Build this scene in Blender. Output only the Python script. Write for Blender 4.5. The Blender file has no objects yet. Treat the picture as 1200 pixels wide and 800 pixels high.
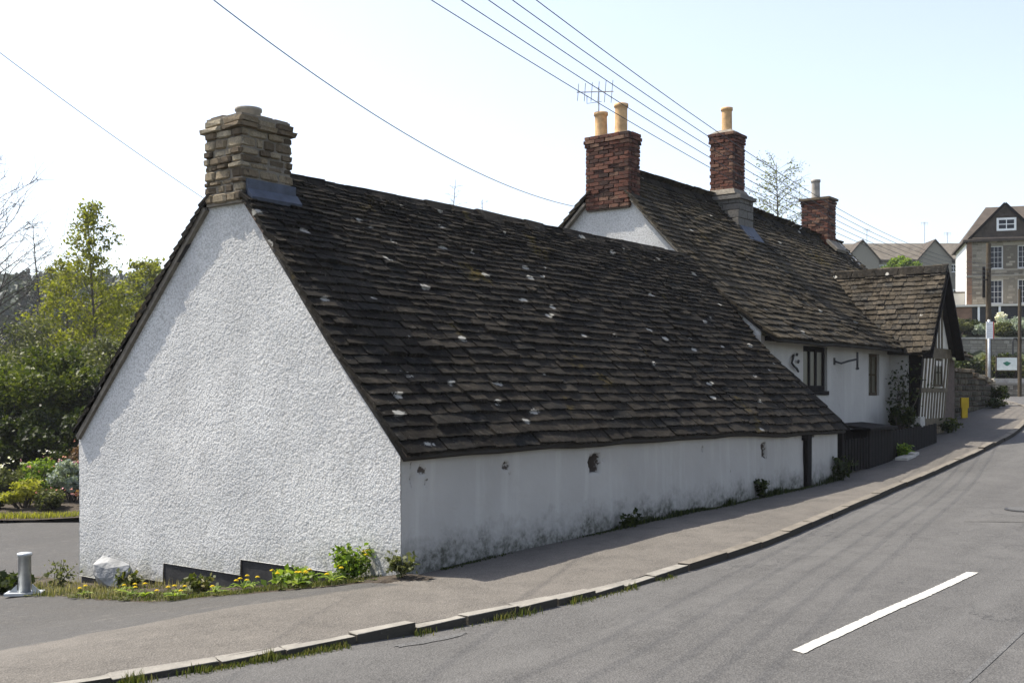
import bpy, bmesh, math, random, zlib
import numpy as np
from mathutils import Vector, Matrix

random.seed(7)
RNG = np.random.default_rng(11)
R = math.radians
scene = bpy.context.scene
COL = scene.collection

# ------------------------------------------------------------------ camera
# world axes: X runs along the outbuilding's front wall, Y across it (away from the road), origin at its near front corner
HEAD = R(37.57)
FWD = np.array([math.cos(HEAD), math.sin(HEAD)])
RGT = np.array([math.sin(HEAD), -math.cos(HEAD)])
CAM = np.array([-7.682, -7.234])
EYE = 1.70
cam_data = bpy.data.cameras.new("camera")
cam = bpy.data.objects.new("camera", cam_data)
COL.objects.link(cam)
cam.location = (CAM[0], CAM[1], EYE)
cam.rotation_euler = (R(90), 0, HEAD - R(90))
cam_data.sensor_width = 36
cam_data.lens = 39.0
cam_data.shift_y = 0.0483
cam_data.clip_start = 0.1
cam_data.clip_end = 3000
scene.camera = cam

# ------------------------------------------------------------------ sky and sun
SUN = Vector((-0.19, 0.64, 1.0)).normalized()
SUN_EL = math.asin(SUN.z)
SUN_AZ = math.atan2(SUN.x, SUN.y)
world = bpy.data.worlds.new("World")
scene.world = world
world.use_nodes = True
wn, wl = world.node_tree.nodes, world.node_tree.links
wn.clear()
sky = wn.new("ShaderNodeTexSky")
sky.sky_type = 'NISHITA'
sky.sun_disc = False
sky.sun_elevation = SUN_EL
sky.sun_rotation = SUN_AZ
sky.air_density = 1.0
sky.dust_density = 2.0
sky.ozone_density = 1.0
sky.altitude = 60
bg = wn.new("ShaderNodeBackground")
bg.inputs[1].default_value = 0.13
wo = wn.new("ShaderNodeOutputWorld")
hs = wn.new("ShaderNodeHueSaturation")          # thin spring haze takes some of the blue out of the sky
hs.inputs["Saturation"].default_value = 0.72
hs.inputs["Hue"].default_value = 0.508
wl.new(sky.outputs[0], hs.inputs["Color"])
wl.new(hs.outputs[0], bg.inputs[0])
wl.new(bg.outputs[0], wo.inputs[0])

sun_data = bpy.data.lights.new("sun", 'SUN')
sun_data.energy = 4.2
sun_data.angle = R(0.55)
sun_data.color = (1.0, 0.93, 0.82)
sun = bpy.data.objects.new("sun", sun_data)
COL.objects.link(sun)
sun.rotation_euler = (-SUN).to_track_quat('-Z', 'Y').to_euler()
sun.location = (-20, 20, 40)

scene.render.engine = 'CYCLES'
scene.view_settings.view_transform = 'Standard'
scene.view_settings.look = 'None'
scene.view_settings.gamma = 1.0
scene.view_settings.exposure = 1.15
scene.view_settings.use_curve_mapping = False
scene.cycles.max_bounces = 6
scene.cycles.transparent_max_bounces = 8
scene.cycles.use_adaptive_sampling = True

# ------------------------------------------------------------------ numeric helpers
def hash2(ix, iy, seed):
    n = (ix.astype(np.int64) * 374761393 + iy.astype(np.int64) * 668265263 + seed * 974634777) & 0x7fffffff
    n = ((n ^ (n >> 13)) * 1274126177) & 0x7fffffff
    n = (n ^ (n >> 16)) & 0xffffff
    return n / float(0xffffff)

def vnoise(x, y, seed=0):
    x = np.asarray(x, float); y = np.asarray(y, float)
    ix = np.floor(x); iy = np.floor(y)
    fx = x - ix; fy = y - iy
    fx = fx * fx * (3 - 2 * fx); fy = fy * fy * (3 - 2 * fy)
    a = hash2(ix, iy, seed); b = hash2(ix + 1, iy, seed)
    c = hash2(ix, iy + 1, seed); d = hash2(ix + 1, iy + 1, seed)
    return (a * (1 - fx) + b * fx) * (1 - fy) + (c * (1 - fx) + d * fx) * fy

def ss(a, b, x):
    u = np.clip((np.asarray(x, float) - a) / (b - a), 0, 1)
    return u * u * (3 - 2 * u)

def smooth_interp(x, xs, ys, r):
    x = np.asarray(x, float)
    return sum(np.interp(x + d * r, xs, ys) for d in (-1, -.66, -.33, 0, .33, .66, 1)) / 7.0

S_T = [-60, -10, -4, -2, 0, 5, 10.9, 14.5, 17.3, 20, 22.4, 26, 30, 36, 45, 60]
S_Z = [-1.2, -.2, -.07, -.03, 0, .07, .17, .40, .64, .84, 1.0, 1.2, 1.35, 1.45, 1.5, 1.55]
L_W = [-50, -.15, .9, 2.4, 3.75, 5.5, 8, 15, 60]
L_Z = [0, 0, -.17, -.40, -.52, -.69, -.76, -.9, -1.0]
K_T = [-16, -9, -6.5, -5, -4, -2.95, -1.9, -.8, .5, 3.75, 7, 10.4, 14, 17, 19.3, 23, 27, 31, 36, 42, 50]
K_W = [9, 2.2, .25, -.6, -1.05, -1.42, -1.64, -1.88, -2.05, -2.0, -1.62, -1.24, -1.1, -1.08, -.98, -.45, .5, 2.0, 5.2, 10.5, 19]

def kerb_w(t):
    return smooth_interp(t, K_T, K_W, .7)

def gz(t, w):
    t = np.asarray(t, float); w = np.asarray(w, float)
    s = smooth_interp(t, S_T, S_Z, 1.6)
    fade = np.clip(1 - (w - 2) / 8.0, 0, 1)
    far = ss(20, 26, t)
    fade = fade * (1 - far) + far
    fl = np.interp(t, [6, 11, 20, 24], [1, .5, .3, 0])
    l = smooth_interp(w, L_W, L_Z, .35)
    return s * fade + l * fl

def camxy(t, w):
    dx = np.asarray(t, float) - CAM[0]; dy = np.asarray(w, float) - CAM[1]
    return dx * RGT[0] + dy * RGT[1], dx * FWD[0] + dy * FWD[1]

def terrain(t, w):
    X, Y = camxy(t, w)
    right = ss(-12, 12, X)
    hr = 2.1 * ss(51, 58, Y) + .95 * ss(62.4, 63.2, Y) + 1.35 * ss(63.5, 69, Y) + 5.0 * ss(80, 130, Y)
    hl = 23 * ss(70, 330, Y) + 10 * ss(300, 700, Y)
    return gz(t, w) + hr * right + hl * (1 - right)

def from_cam(X, Y, z=None):
    """a place X metres to the right of and Y metres ahead of the viewer"""
    p = CAM + Y * FWD + X * RGT
    if z is None:
        z = float(terrain(p[0], p[1]))
    return Vector((p[0], p[1], z))

# ------------------------------------------------------------------ materials
MATS = {}

def newmat(name):
    m = bpy.data.materials.new(name)
    m.use_nodes = True
    nt = m.node_tree
    b = nt.nodes["Principled BSDF"]
    MATS[name] = m
    return m, nt, b

def N(nt, typ, **kw):
    n = nt.nodes.new(typ)
    for k, v in kw.items():
        if k.startswith("in_"):
            n.inputs[int(k[3:])].default_value = v
        else:
            setattr(n, k, v)
    return n

def noise_node(nt, vec, scale, detail=4.0, rough=.55, dist=0.0):
    n = nt.nodes.new("ShaderNodeTexNoise")
    n.inputs["Scale"].default_value = scale
    n.inputs["Detail"].default_value = detail
    n.inputs["Roughness"].default_value = rough
    n.inputs["Distortion"].default_value = dist
    if vec is not None:
        nt.links.new(vec, n.inputs["Vector"])
    return n.outputs["Fac"]

def ramp(nt, fac, stops):
    r = nt.nodes.new("ShaderNodeValToRGB")
    els = r.color_ramp.elements
    while len(els) < len(stops):
        els.new(0.5)
    for e, (p, c) in zip(els, stops):
        e.position = p
        e.color = (c, c, c, 1) if isinstance(c, (int, float)) else (*c, 1)
    nt.links.new(fac, r.inputs[0])
    return r.outputs[0]

def mixc(nt, fac, a, b, mode='MIX'):
    m = nt.nodes.new("ShaderNodeMix")
    m.data_type = 'RGBA'
    m.blend_type = mode
    for isf, sock, v in ((True, m.inputs[0], fac), (False, m.inputs[6], a), (False, m.inputs[7], b)):
        if isinstance(v, bpy.types.NodeSocket):
            nt.links.new(v, sock)
        elif isinstance(v, (int, float)):
            sock.default_value = v if isf else (v, v, v, 1)
        else:
            sock.default_value = (*v, 1)
    return m.outputs[2]

def mathn(nt, op, a, b=None):
    m = nt.nodes.new("ShaderNodeMath")
    m.operation = op
    for i, v in enumerate((a, b)):
        if v is None:
            continue
        if isinstance(v, bpy.types.NodeSocket):
            nt.links.new(v, m.inputs[i])
        else:
            m.inputs[i].default_value = v
    return m.outputs[0]

def position(nt):
    return nt.nodes.new("ShaderNodeNewGeometry").outputs["Position"]

def island(nt):
    return nt.nodes.new("ShaderNodeNewGeometry").outputs["Random Per Island"]

def objrand(nt):
    return nt.nodes.new("ShaderNodeObjectInfo").outputs["Random"]

def attr(nt, name):
    a = nt.nodes.new("ShaderNodeAttribute")
    a.attribute_name = name
    return a.outputs["Fac"]

def bump(nt, bsdf, height, strength=.5, dist=.01):
    b = nt.nodes.new("ShaderNodeBump")
    b.inputs["Strength"].default_value = strength
    b.inputs["Distance"].default_value = dist
    nt.links.new(height, b.inputs["Height"])
    nt.links.new(b.outputs[0], bsdf.inputs["Normal"])

def base(nt, bsdf, col, rough=.85, spec=.3):
    if isinstance(col, bpy.types.NodeSocket):
        nt.links.new(col, bsdf.inputs["Base Color"])
    else:
        bsdf.inputs["Base Color"].default_value = (*col, 1)
    bsdf.inputs["Roughness"].default_value = rough
    bsdf.inputs["Specular IOR Level"].default_value = spec

def simple(name, col, rough=.8, var=.25, scale=6.0, bstr=.3, bdist=.01, bscale=40.0, spec=.3, metallic=0.0):
    m, nt, b = newmat(name)
    p = position(nt)
    n = noise_node(nt, p, scale, 5)
    lo = tuple(max(0, c * (1 - var)) for c in col); hi = tuple(min(1, c * (1 + var)) for c in col)
    base(nt, b, ramp(nt, n, [(.3, lo), (.7, hi)]), rough, spec)
    b.inputs["Metallic"].default_value = metallic
    if bstr:
        bump(nt, b, noise_node(nt, p, bscale, 4), bstr, bdist)
    return m

# roughcast render of the gable: thrown pebbles under old whitewash
m, nt, b = newmat("roughcast")
p = position(nt)
big = noise_node(nt, p, 1.1, 5, .6)
col = ramp(nt, big, [(.3, (.46, .462, .455)), (.62, (.59, .59, .575))])
vr = nt.nodes.new("ShaderNodeTexVoronoi"); vr.inputs["Scale"].default_value = 46
nt.links.new(p, vr.inputs["Vector"])
cell = nt.nodes.new("ShaderNodeSeparateColor"); nt.links.new(vr.outputs["Color"], cell.inputs[0])
col = mixc(nt, ramp(nt, cell.outputs[0], [(.0, .55), (.35, 0.0)]), col, (.36, .35, .33))
col = mixc(nt, ramp(nt, vr.outputs["Distance"], [(.45, 0.0), (.75, .5)]), col, (.26, .255, .24))
col = mixc(nt, ramp(nt, noise_node(nt, p, 3.2, 6, .7), [(.56, 0.0), (.76, .35)]), col, (.38, .385, .37))
mp = nt.nodes.new("ShaderNodeMapping"); mp.inputs["Scale"].default_value = (5, 5, .35); nt.links.new(p, mp.inputs[0])
col = mixc(nt, ramp(nt, noise_node(nt, mp.outputs[0], 1.4, 5, .6), [(.55, 0.0), (.78, .35)]), col, (.37, .365, .34))
hg = attr(nt, "hag")
low = mathn(nt, 'MULTIPLY', ramp(nt, hg, [(.0, .9), (.45, 0.0)]), ramp(nt, noise_node(nt, p, 4.5, 6, .7), [(.38, 0.0), (.6, 1.0)]))
col = mixc(nt, low, col, (.24, .24, .19))
base(nt, b, col, .92, .1)
hh = mathn(nt, 'ADD', mathn(nt, 'MULTIPLY', vr.outputs["Distance"], -1.0), mathn(nt, 'MULTIPLY', noise_node(nt, p, 90, 3), .5))
bump(nt, b, hh, .36, .011)

# smooth limewash with damp staining and missing patches
def limewash(name, tint=(.39, .375, .345), use_attr=True):
    m, nt, b = newmat(name)
    p = position(nt)
    big = noise_node(nt, p, .9, 5)
    col = ramp(nt, big, [(.3, tuple(c * .86 for c in tint)), (.68, tint)])
    mp = nt.nodes.new("ShaderNodeMapping"); mp.inputs["Scale"].default_value = (6, 6, .5)
    nt.links.new(p, mp.inputs[0])
    streak = noise_node(nt, mp.outputs[0], 1.2, 5)
    col = mixc(nt, ramp(nt, streak, [(.52, 0.0), (.75, .35)]), col, (.50, .49, .45))
    if use_attr:
        hg = attr(nt, "hag")
        nz = noise_node(nt, p, 2.6, 9, .72)
        h2 = mathn(nt, 'SUBTRACT', hg, mathn(nt, 'MULTIPLY', nz, .95))
        damp = ramp(nt, mathn(nt, 'ADD', h2, .44), [(.0, 1.0), (.08, .7), (.16, .38), (.34, 0.0)])
        spk = noise_node(nt, p, 14, 5, .7)
        col = mixc(nt, mathn(nt, 'MULTIPLY', damp, ramp(nt, spk, [(.35, .35), (.6, 1.0)])), col, (.075, .075, .06))
        wear = attr(nt, "wear")
        n2 = noise_node(nt, p, 22, 4, .7)
        wv = mathn(nt, 'ADD', wear, mathn(nt, 'MULTIPLY', mathn(nt, 'SUBTRACT', n2, .5), .9))
        col = mixc(nt, ramp(nt, wv, [(.5, 0.0), (.6, 1.0)]), col, (.075, .06, .05))
        pk = noise_node(nt, p, 5.5, 7, .75)
        col = mixc(nt, ramp(nt, pk, [(.70, 0.0), (.74, .55)]), col, (.2, .18, .16))
    base(nt, b, col, .85, .2)
    bump(nt, b, noise_node(nt, p, 9, 6, .6), .45, .03)
limewash("limewash")
limewash("limewash_plain", use_attr=False)

def slate_mat(name, rnd, dark, light, lichen=.72, moss=.6):
    m, nt, b = newmat(name)
    p = position(nt)
    r = rnd(nt)
    mean = sum(light) / 3
    col = ramp(nt, r, [(0, dark), (.35, tuple(a * .65 + c * .35 for a, c in zip(dark, light))), (.55, (mean * .55, mean * .55, mean * .52)), (.8, tuple(a * .4 + c * .6 for a, c in zip(dark, light))), (1, light)])
    n = noise_node(nt, p, 11, 7, .75)
    col = mixc(nt, ramp(nt, n, [(.32, .85), (.56, 0.0)]), col, tuple(c * .35 for c in dark))
    nb = noise_node(nt, p, 7.3, 6, .7)
    col = mixc(nt, ramp(nt, nb, [(.54, 0.0), (.70, .75)]), col, tuple(min(1, c * 1.7) for c in light))
    n3 = noise_node(nt, p, 1.3, 4)
    col = mixc(nt, ramp(nt, n3, [(.42, 0.0), (.7, .55)]), col, tuple(c * 1.1 for c in light))
    mo = noise_node(nt, p, 1.1, 5, .6)
    mo2 = noise_node(nt, p, 12, 4, .6)
    mv = mathn(nt, 'MULTIPLY', ramp(nt, mo, [(.62, 0.0), (.70, moss)]), ramp(nt, mo2, [(.4, 0.0), (.55, 1.0)]))
    col = mixc(nt, mv, col, (.115, .085, .02))
    vr = nt.nodes.new("ShaderNodeTexVoronoi"); vr.inputs["Scale"].default_value = 3.0
    wob = noise_node(nt, p, 16, 4, .7)
    ms = nt.nodes.new("ShaderNodeMapping"); ms.inputs["Scale"].default_value = (.6, 1.1, 1.1); nt.links.new(p, ms.inputs[0])
    nt.links.new(ms.outputs[0], vr.inputs["Vector"])
    lv = mathn(nt, 'ADD', vr.outputs["Distance"], mathn(nt, 'MULTIPLY', wob, .34))
    sel = nt.nodes.new("ShaderNodeTexWhiteNoise"); nt.links.new(vr.outputs["Color"], sel.inputs["Vector"])
    lic = mathn(nt, 'MULTIPLY', ramp(nt, lv, [(.285, 1.0), (.32, 0.0)]), ramp(nt, sel.outputs["Value"], [(.0, 1.0), (lichen, 1.0), (min(1, lichen + .01), 0.0)]))
    col = mixc(nt, mathn(nt, 'MULTIPLY', lic, .85), col, (.34, .33, .295))
    sp = noise_node(nt, p, 26, 3, .7)
    col = mixc(nt, ramp(nt, sp, [(.655, 0.0), (.70, .45)]), col, (.19, .18, .155))
    base(nt, b, col, .95, .08)
    bump(nt, b, noise_node(nt, p, 18, 6, .7), .8, .025)
    return m
DK, LT = (.0085, .0074, .006), (.034, .0292, .0228)
slate_mat("slate_each", objrand, DK, LT)
slate_mat("slate_many", island, DK, LT)
DK2, LT2 = (.017, .0145, .0105), (.070, .058, .040)
slate_mat("slate_house_each", objrand, DK2, LT2, .2, .45)
slate_mat("slate_house_many", island, DK2, LT2, .2, .45)
DK3, LT3 = (.026, .022, .016), (.085, .071, .053)
slate_mat("slate_wing_each", objrand, DK3, LT3, .15, .0)
slate_mat("slate_wing_many", island, DK3, LT3, .15, .0)
simple("roof_board", (.03, .027, .024), .9)

def masonry(name, rnd, stops, rough=.9, blot=(.05, .045, .04), blotamt=.8):
    m, nt, b = newmat(name)
    p = position(nt)
    col = ramp(nt, rnd(nt), stops)
    n = noise_node(nt, p, 17, 6, .65)
    col = mixc(nt, ramp(nt, n, [(.52, 0.0), (.72, blotamt)]), col, blot)
    n2 = noise_node(nt, p, 45, 4, .6)
    col = mixc(nt, ramp(nt, n2, [(.3, .5), (.5, 0.0)]), col, tuple(c * .6 for c in stops[0][1]))
    base(nt, b, col, rough, .2)
    bump(nt, b, noise_node(nt, p, 38, 6, .7), .8, .02)
    return m
masonry("brick_red", objrand, [(0, (.030, .018, .015)), (.3, (.075, .032, .023)), (.7, (.135, .052, .034)), (1, (.18, .105, .07))], blotamt=.85)
masonry("rubble_stone", objrand, [(0, (.065, .049, .032)), (.35, (.15, .115, .074)), (.7, (.235, .19, .125)), (1, (.33, .285, .205))], blotamt=.65)
masonry("ashlar_grey", island, [(0, (.085, .08, .07)), (.5, (.14, .132, .118)), (1, (.20, .19, .17))], blotamt=.75)
masonry("mossy_stone", objrand, [(0, (.030, .026, .018)), (.5, (.060, .052, .036)), (1, (.11, .095, .066))], blot=(.03, .038, .012), blotamt=.8)
simple("mortar", (.17, .15, .12), .95, .3, 12, .7, .02, 50)
simple("mortar_dark", (.10, .075, .06), .95, .3, 12, .7, .02, 50)
simple("lead", (.042, .052, .075), .7, .35, 8, .3, .01, 20, .5)
simple("clay_pot", (.52, .33, .16), .8, .3, 7, .3, .01, 30)
simple("clay_pot_grey", (.27, .25, .22), .9, .3, 7, .4, .01, 30)
simple("black_timber", (.008, .0065, .006), .8, .4, 10, .4, .008, 30, .12)
simple("oak_timber", (.10, .08, .05), .85, .35, 7, .5, .01, 26)
simple("brown_timber", (.060, .046, .030), .85, .35, 7, .5, .01, 26, .15)
simple("iron", (.012, .012, .012), .55, .2, 10, .2, .005, 40, .5)
simple("bitumen", (.022, .022, .023), .75, .4, 5, .4, .01, 25)
simple("white_paint", (.80, .80, .78), .5, .08, 5, .1, .004, 30)
simple("cable_black", (.06, .06, .065), .6, .1, 5, 0)
simple("galvanised", (.42, .44, .45), .45, .2, 9, .15, .004, 40, .5, .6)
simple("aluminium", (.35, .36, .37), .4, .2, 9, 0, spec=.5, metallic=.7)
m, nt, b = newmat("glass"); base(nt, b, (.010, .013, .022), .12, .22)
m, nt, b = newmat("old_glass"); base(nt, b, (.085, .078, .055), .3, .4)
bump(nt, b, noise_node(nt, position(nt), 12, 3), .25, .01)

# ---- tarmac
def tarmac(name, c0, c1, speck, patch=.6, blend=None, tracks=False):
    m, nt, b = newmat(name)
    p = position(nt)
    big = noise_node(nt, p, .35, 6, .6)
    mid = noise_node(nt, p, 2.4, 6, .65)
    col = ramp(nt, big, [(.32, c0), (.68, c1)])
    if blend:
        pk = mathn(nt, 'ADD', attr(nt, "park"), mathn(nt, 'MULTIPLY', mathn(nt, 'SUBTRACT', noise_node(nt, p, 1.9, 6, .65), .5), 1.1))
        pk = ramp(nt, pk, [(.38, 0.0), (.62, 1.0)])
        col = mixc(nt, pk, col, ramp(nt, big, [(.32, blend[0]), (.68, blend[1])]))
        speck = mixc(nt, pk, speck, blend[2])
    col = mixc(nt, ramp(nt, mid, [(.34, patch), (.56, 0.0)]), col, tuple(c * .6 for c in c0))
    strk = noise_node(nt, p, 5.5, 8, .75)
    col = mixc(nt, ramp(nt, strk, [(.56, 0.0), (.72, .6)]), col, tuple(min(1, c * 1.5) for c in c1))
    if tracks:
        sx = nt.nodes.new("ShaderNodeSeparateXYZ"); nt.links.new(p, sx.inputs[0])
        ky = mathn(nt, 'ADD', sx.outputs[1], mathn(nt, 'MULTIPLY', mathn(nt, 'MULTIPLY', sx.outputs[0], sx.outputs[0]), -.0022))
        mp = nt.nodes.new("ShaderNodeCombineXYZ")
        nt.links.new(mathn(nt, 'MULTIPLY', sx.outputs[0], .09), mp.inputs[0])
        nt.links.new(mathn(nt, 'MULTIPLY', ky, 2.6), mp.inputs[1])
        tr = noise_node(nt, mp.outputs[0], 1.0, 4, .5)
        col = mixc(nt, ramp(nt, tr, [(.50, 0.0), (.70, .32)]), col, tuple(c * .66 for c in c0))
        col = mixc(nt, ramp(nt, tr, [(.28, .35), (.46, 0.0)]), col, tuple(min(1, c * 1.25) for c in c1))
        wv = nt.nodes.new("ShaderNodeTexVoronoi"); wv.feature = 'DISTANCE_TO_EDGE'; wv.inputs["Scale"].default_value = .42
        ad = nt.nodes.new("ShaderNodeVectorMath"); ad.operation = 'ADD'
        cn_ = nt.nodes.new("ShaderNodeTexNoise"); cn_.inputs["Scale"].default_value = 2.2; cn_.inputs["Detail"].default_value = 7; nt.links.new(p, cn_.inputs["Vector"])
        nt.links.new(p, ad.inputs[0]); nt.links.new(cn_.outputs["Color"], ad.inputs[1]); nt.links.new(ad.outputs[0], wv.inputs["Vector"])
        ck = mathn(nt, 'MULTIPLY', ramp(nt, wv.outputs["Distance"], [(.003, .8), (.009, 0.0)]), ramp(nt, noise_node(nt, p, .5, 3), [(.5, 0.0), (.6, 1.0)]))
        col = mixc(nt, ck, col, (.02, .02, .02))
    vr = nt.nodes.new("ShaderNodeTexVoronoi"); vr.inputs["Scale"].default_value = 75
    nt.links.new(p, vr.inputs["Vector"])
    sp = ramp(nt, vr.outputs["Color"], [(.2, 0.0), (.9, 1.0)])
    col = mixc(nt, mathn(nt, 'MULTIPLY', sp, .55), col, speck)
    gr = noise_node(nt, p, 130, 2, .6)
    col = mixc(nt, ramp(nt, gr, [(.30, .6), (.5, 0.0)]), col, tuple(c * .45 for c in c0))
    base(nt, b, col, .85, .3)
    h = mathn(nt, 'ADD', mathn(nt, 'MULTIPLY', vr.outputs["Distance"], .8), noise_node(nt, p, 9, 4))
    bump(nt, b, h, .55, .012)
    return m
tarmac("road_tarmac", (.056, .0545, .052), (.088, .0855, .081), (.128, .124, .118), .5, tracks=True)
tarmac("pavement_tarmac", (.074, .0665, .057), (.110, .099, .085), (.160, .146, .127), .6, blend=((.030, .029, .0275), (.050, .048, .0455), (.10, .097, .092)))
tarmac("patch_tarmac", (.06, .06, .06), (.085, .083, .08), (.15, .15, .145), .5)
def kerbmat(name, topc, grime_shade):
    """kerb stone: trodden pale top, side faces painted dark for shade as well as road dirt and moss"""
    m, nt, b = newmat(name)
    p = position(nt)
    n = noise_node(nt, p, 5, 6, .65)
    col = ramp(nt, n, [(.3, tuple(c * .62 for c in topc)), (.7, topc)])
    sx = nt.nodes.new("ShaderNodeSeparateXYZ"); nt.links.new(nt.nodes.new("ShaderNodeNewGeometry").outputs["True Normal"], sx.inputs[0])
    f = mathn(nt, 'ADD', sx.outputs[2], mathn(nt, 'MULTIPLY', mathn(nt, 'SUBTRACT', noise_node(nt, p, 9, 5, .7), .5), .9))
    col = mixc(nt, ramp(nt, f, [(.3, 1.0), (.7, 0.0)]), col, grime_shade)  # upright faces go dark: their shade put into the colour along with dirt
    base(nt, b, col, .9, .15)
    bump(nt, b, noise_node(nt, p, 40, 5), .6, .012)
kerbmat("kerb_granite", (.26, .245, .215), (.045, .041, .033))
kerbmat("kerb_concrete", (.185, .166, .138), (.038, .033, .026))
simple("pale_stone", (.36, .34, .30), .85, .3, 5, .5, .01, 45)
m, nt, b = newmat("road_paint")
p = position(nt)
col = ramp(nt, noise_node(nt, p, 3, 5), [(.3, (.34, .33, .30)), (.7, (.46, .45, .415))])
col = mixc(nt, ramp(nt, noise_node(nt, p, 55, 5, .75), [(.36, .85), (.44, 0.0)]), col, (.16, .155, .15))
base(nt, b, col, .7, .3)
tarmac("road_trench", (.064, .062, .058), (.092, .089, .083), (.13, .126, .12), .5)
simple("soil", (.045, .035, .025), .95, .4, 6, .8, .04, 18)
simple("field_grass", (.036, .046, .018), .95, .4, .8, .5, .05, 8)

def leafmat(name, stops, trans=.35, rough=.55):
    m, nt, b = newmat(name)
    col = ramp(nt, island(nt), stops)
    base(nt, b, col, rough, .25)
    tr = nt.nodes.new("ShaderNodeBsdfTranslucent")
    br = mixc(nt, 1.0, col, (1.25, 1.35, .75), 'MULTIPLY')
    nt.links.new(br, tr.inputs[0])
    mx = nt.nodes.new("ShaderNodeMixShader"); mx.inputs[0].default_value = trans
    nt.links.new(b.outputs[0], mx.inputs[1]); nt.links.new(tr.outputs[0], mx.inputs[2])
    nt.links.new(mx.outputs[0], nt.nodes["Material Output"].inputs[0])
    return m
leafmat("leaf_dark", [(0, (.010, .016, .004)), (.6, (.024, .036, .007)), (1, (.055, .068, .012))])
leafmat("leaf_elder", [(0, (.030, .043, .006)), (.6, (.065, .085, .010)), (1, (.13, .145, .018))], .4)
leafmat("leaf_birch", [(0, (.10, .115, .010)), (.6, (.17, .175, .018)), (1, (.26, .25, .035))], .5)
leafmat("leaf_fresh", [(0, (.06, .11, .012)), (.6, (.12, .18, .022)), (1, (.22, .27, .04))], .45)
leafmat("leaf_olive", [(0, (.05, .06, .02)), (.6, (.09, .10, .035)), (1, (.15, .15, .06))], .35)
leafmat("leaf_silver", [(0, (.16, .20, .16)), (.6, (.28, .32, .27)), (1, (.40, .43, .38))], .3)
leafmat("leaf_far", [(0, (.022, .034, .026)), (.6, (.038, .052, .036)), (1, (.065, .078, .045))], .2)
leafmat("leaf_yellowish", [(0, (.16, .17, .02)), (.6, (.24, .23, .03)), (1, (.32, .30, .06))], .45)
leafmat("leaf_bronze", [(0, (.07, .035, .02)), (.6, (.13, .07, .035)), (1, (.20, .12, .06))], .35)
leafmat("leaf_grass", [(0, (.040, .052, .010)), (.6, (.075, .090, .016)), (1, (.19, .165, .06))], .35)
leafmat("dry_grass", [(0, (.20, .17, .08)), (.6, (.28, .24, .12)), (1, (.36, .32, .19))], .35)
leafmat("petal_yellow", [(0, (.62, .45, .006)), (1, (.75, .60, .02))], .25)
leafmat("petal_pink", [(0, (.45, .16, .20)), (1, (.65, .35, .38))], .3)
leafmat("petal_white", [(0, (.65, .62, .55)), (1, (.80, .78, .74))], .3)
leafmat("petal_purple", [(0, (.10, .05, .14)), (1, (.24, .12, .28))], .3)
simple("bark", (.075, .062, .05), .9, .35, 5, .6, .02, 20)
simple("bark_pale", (.10, .09, .078), .85, .4, 5, .4, .01, 20)
simple("twig", (.045, .038, .033), .9, .2, 5, 0)

# ------------------------------------------------------------------ object helpers
def link(o, parent=None):
    COL.objects.link(o)
    if parent is not None:
        o.parent = parent
        o.matrix_parent_inverse = Matrix.Translation(-parent.location) if parent.type == 'EMPTY' else Matrix.Identity(4)
    return o

def tag(o, label=None, cat=None, group=None, kind=None):
    for k, v in (("label", label), ("category", cat), ("group", group), ("kind", kind)):
        if v:
            o[k] = v
    return o

def thing(name, loc, label, cat, group=None):
    o = bpy.data.objects.new(name, None)
    o.empty_display_size = .2
    o.location = loc
    COL.objects.link(o)
    return tag(o, label, cat, group)

def meshobj(name, verts, faces, mat, parent=None, smooth=False):
    me = bpy.data.meshes.new(name)
    me.from_pydata([tuple(v) for v in verts], [], faces)
    me.materials.append(MATS[mat])
    if smooth:
        me.polygons.foreach_set("use_smooth", [True] * len(me.polygons))
    me.update()
    return link(bpy.data.objects.new(name, me), parent)

def quads_mesh(name, V, F, mat):
    """V (n,3), F (m,k) arrays -> mesh, quickly"""
    V = np.ascontiguousarray(V, np.float32); F = np.ascontiguousarray(F, np.int32)
    me = bpy.data.meshes.new(name)
    k = F.shape[1]
    me.vertices.add(len(V)); me.vertices.foreach_set("co", V.ravel())
    me.loops.add(F.size); me.loops.foreach_set("vertex_index", F.ravel())
    me.polygons.add(len(F)); me.polygons.foreach_set("loop_start", np.arange(0, F.size, k, dtype=np.int32))
    me.update(calc_edges=True)
    me.materials.append(MATS[mat])
    return me

def fastobj(name, V, F, mat, parent=None, smooth=False):
    me = quads_mesh(name, V, F, mat)
    if smooth:
        me.polygons.foreach_set("use_smooth", np.ones(len(me.polygons), bool))
    return link(bpy.data.objects.new(name, me), parent)

def grid_faces(nu, nv):
    i = np.arange(nu - 1)[:, None]; j = np.arange(nv - 1)[None, :]
    a = i * nv + j
    return np.stack([a, a + nv, a + nv + 1, a + 1], -1).reshape(-1, 4)

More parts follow.
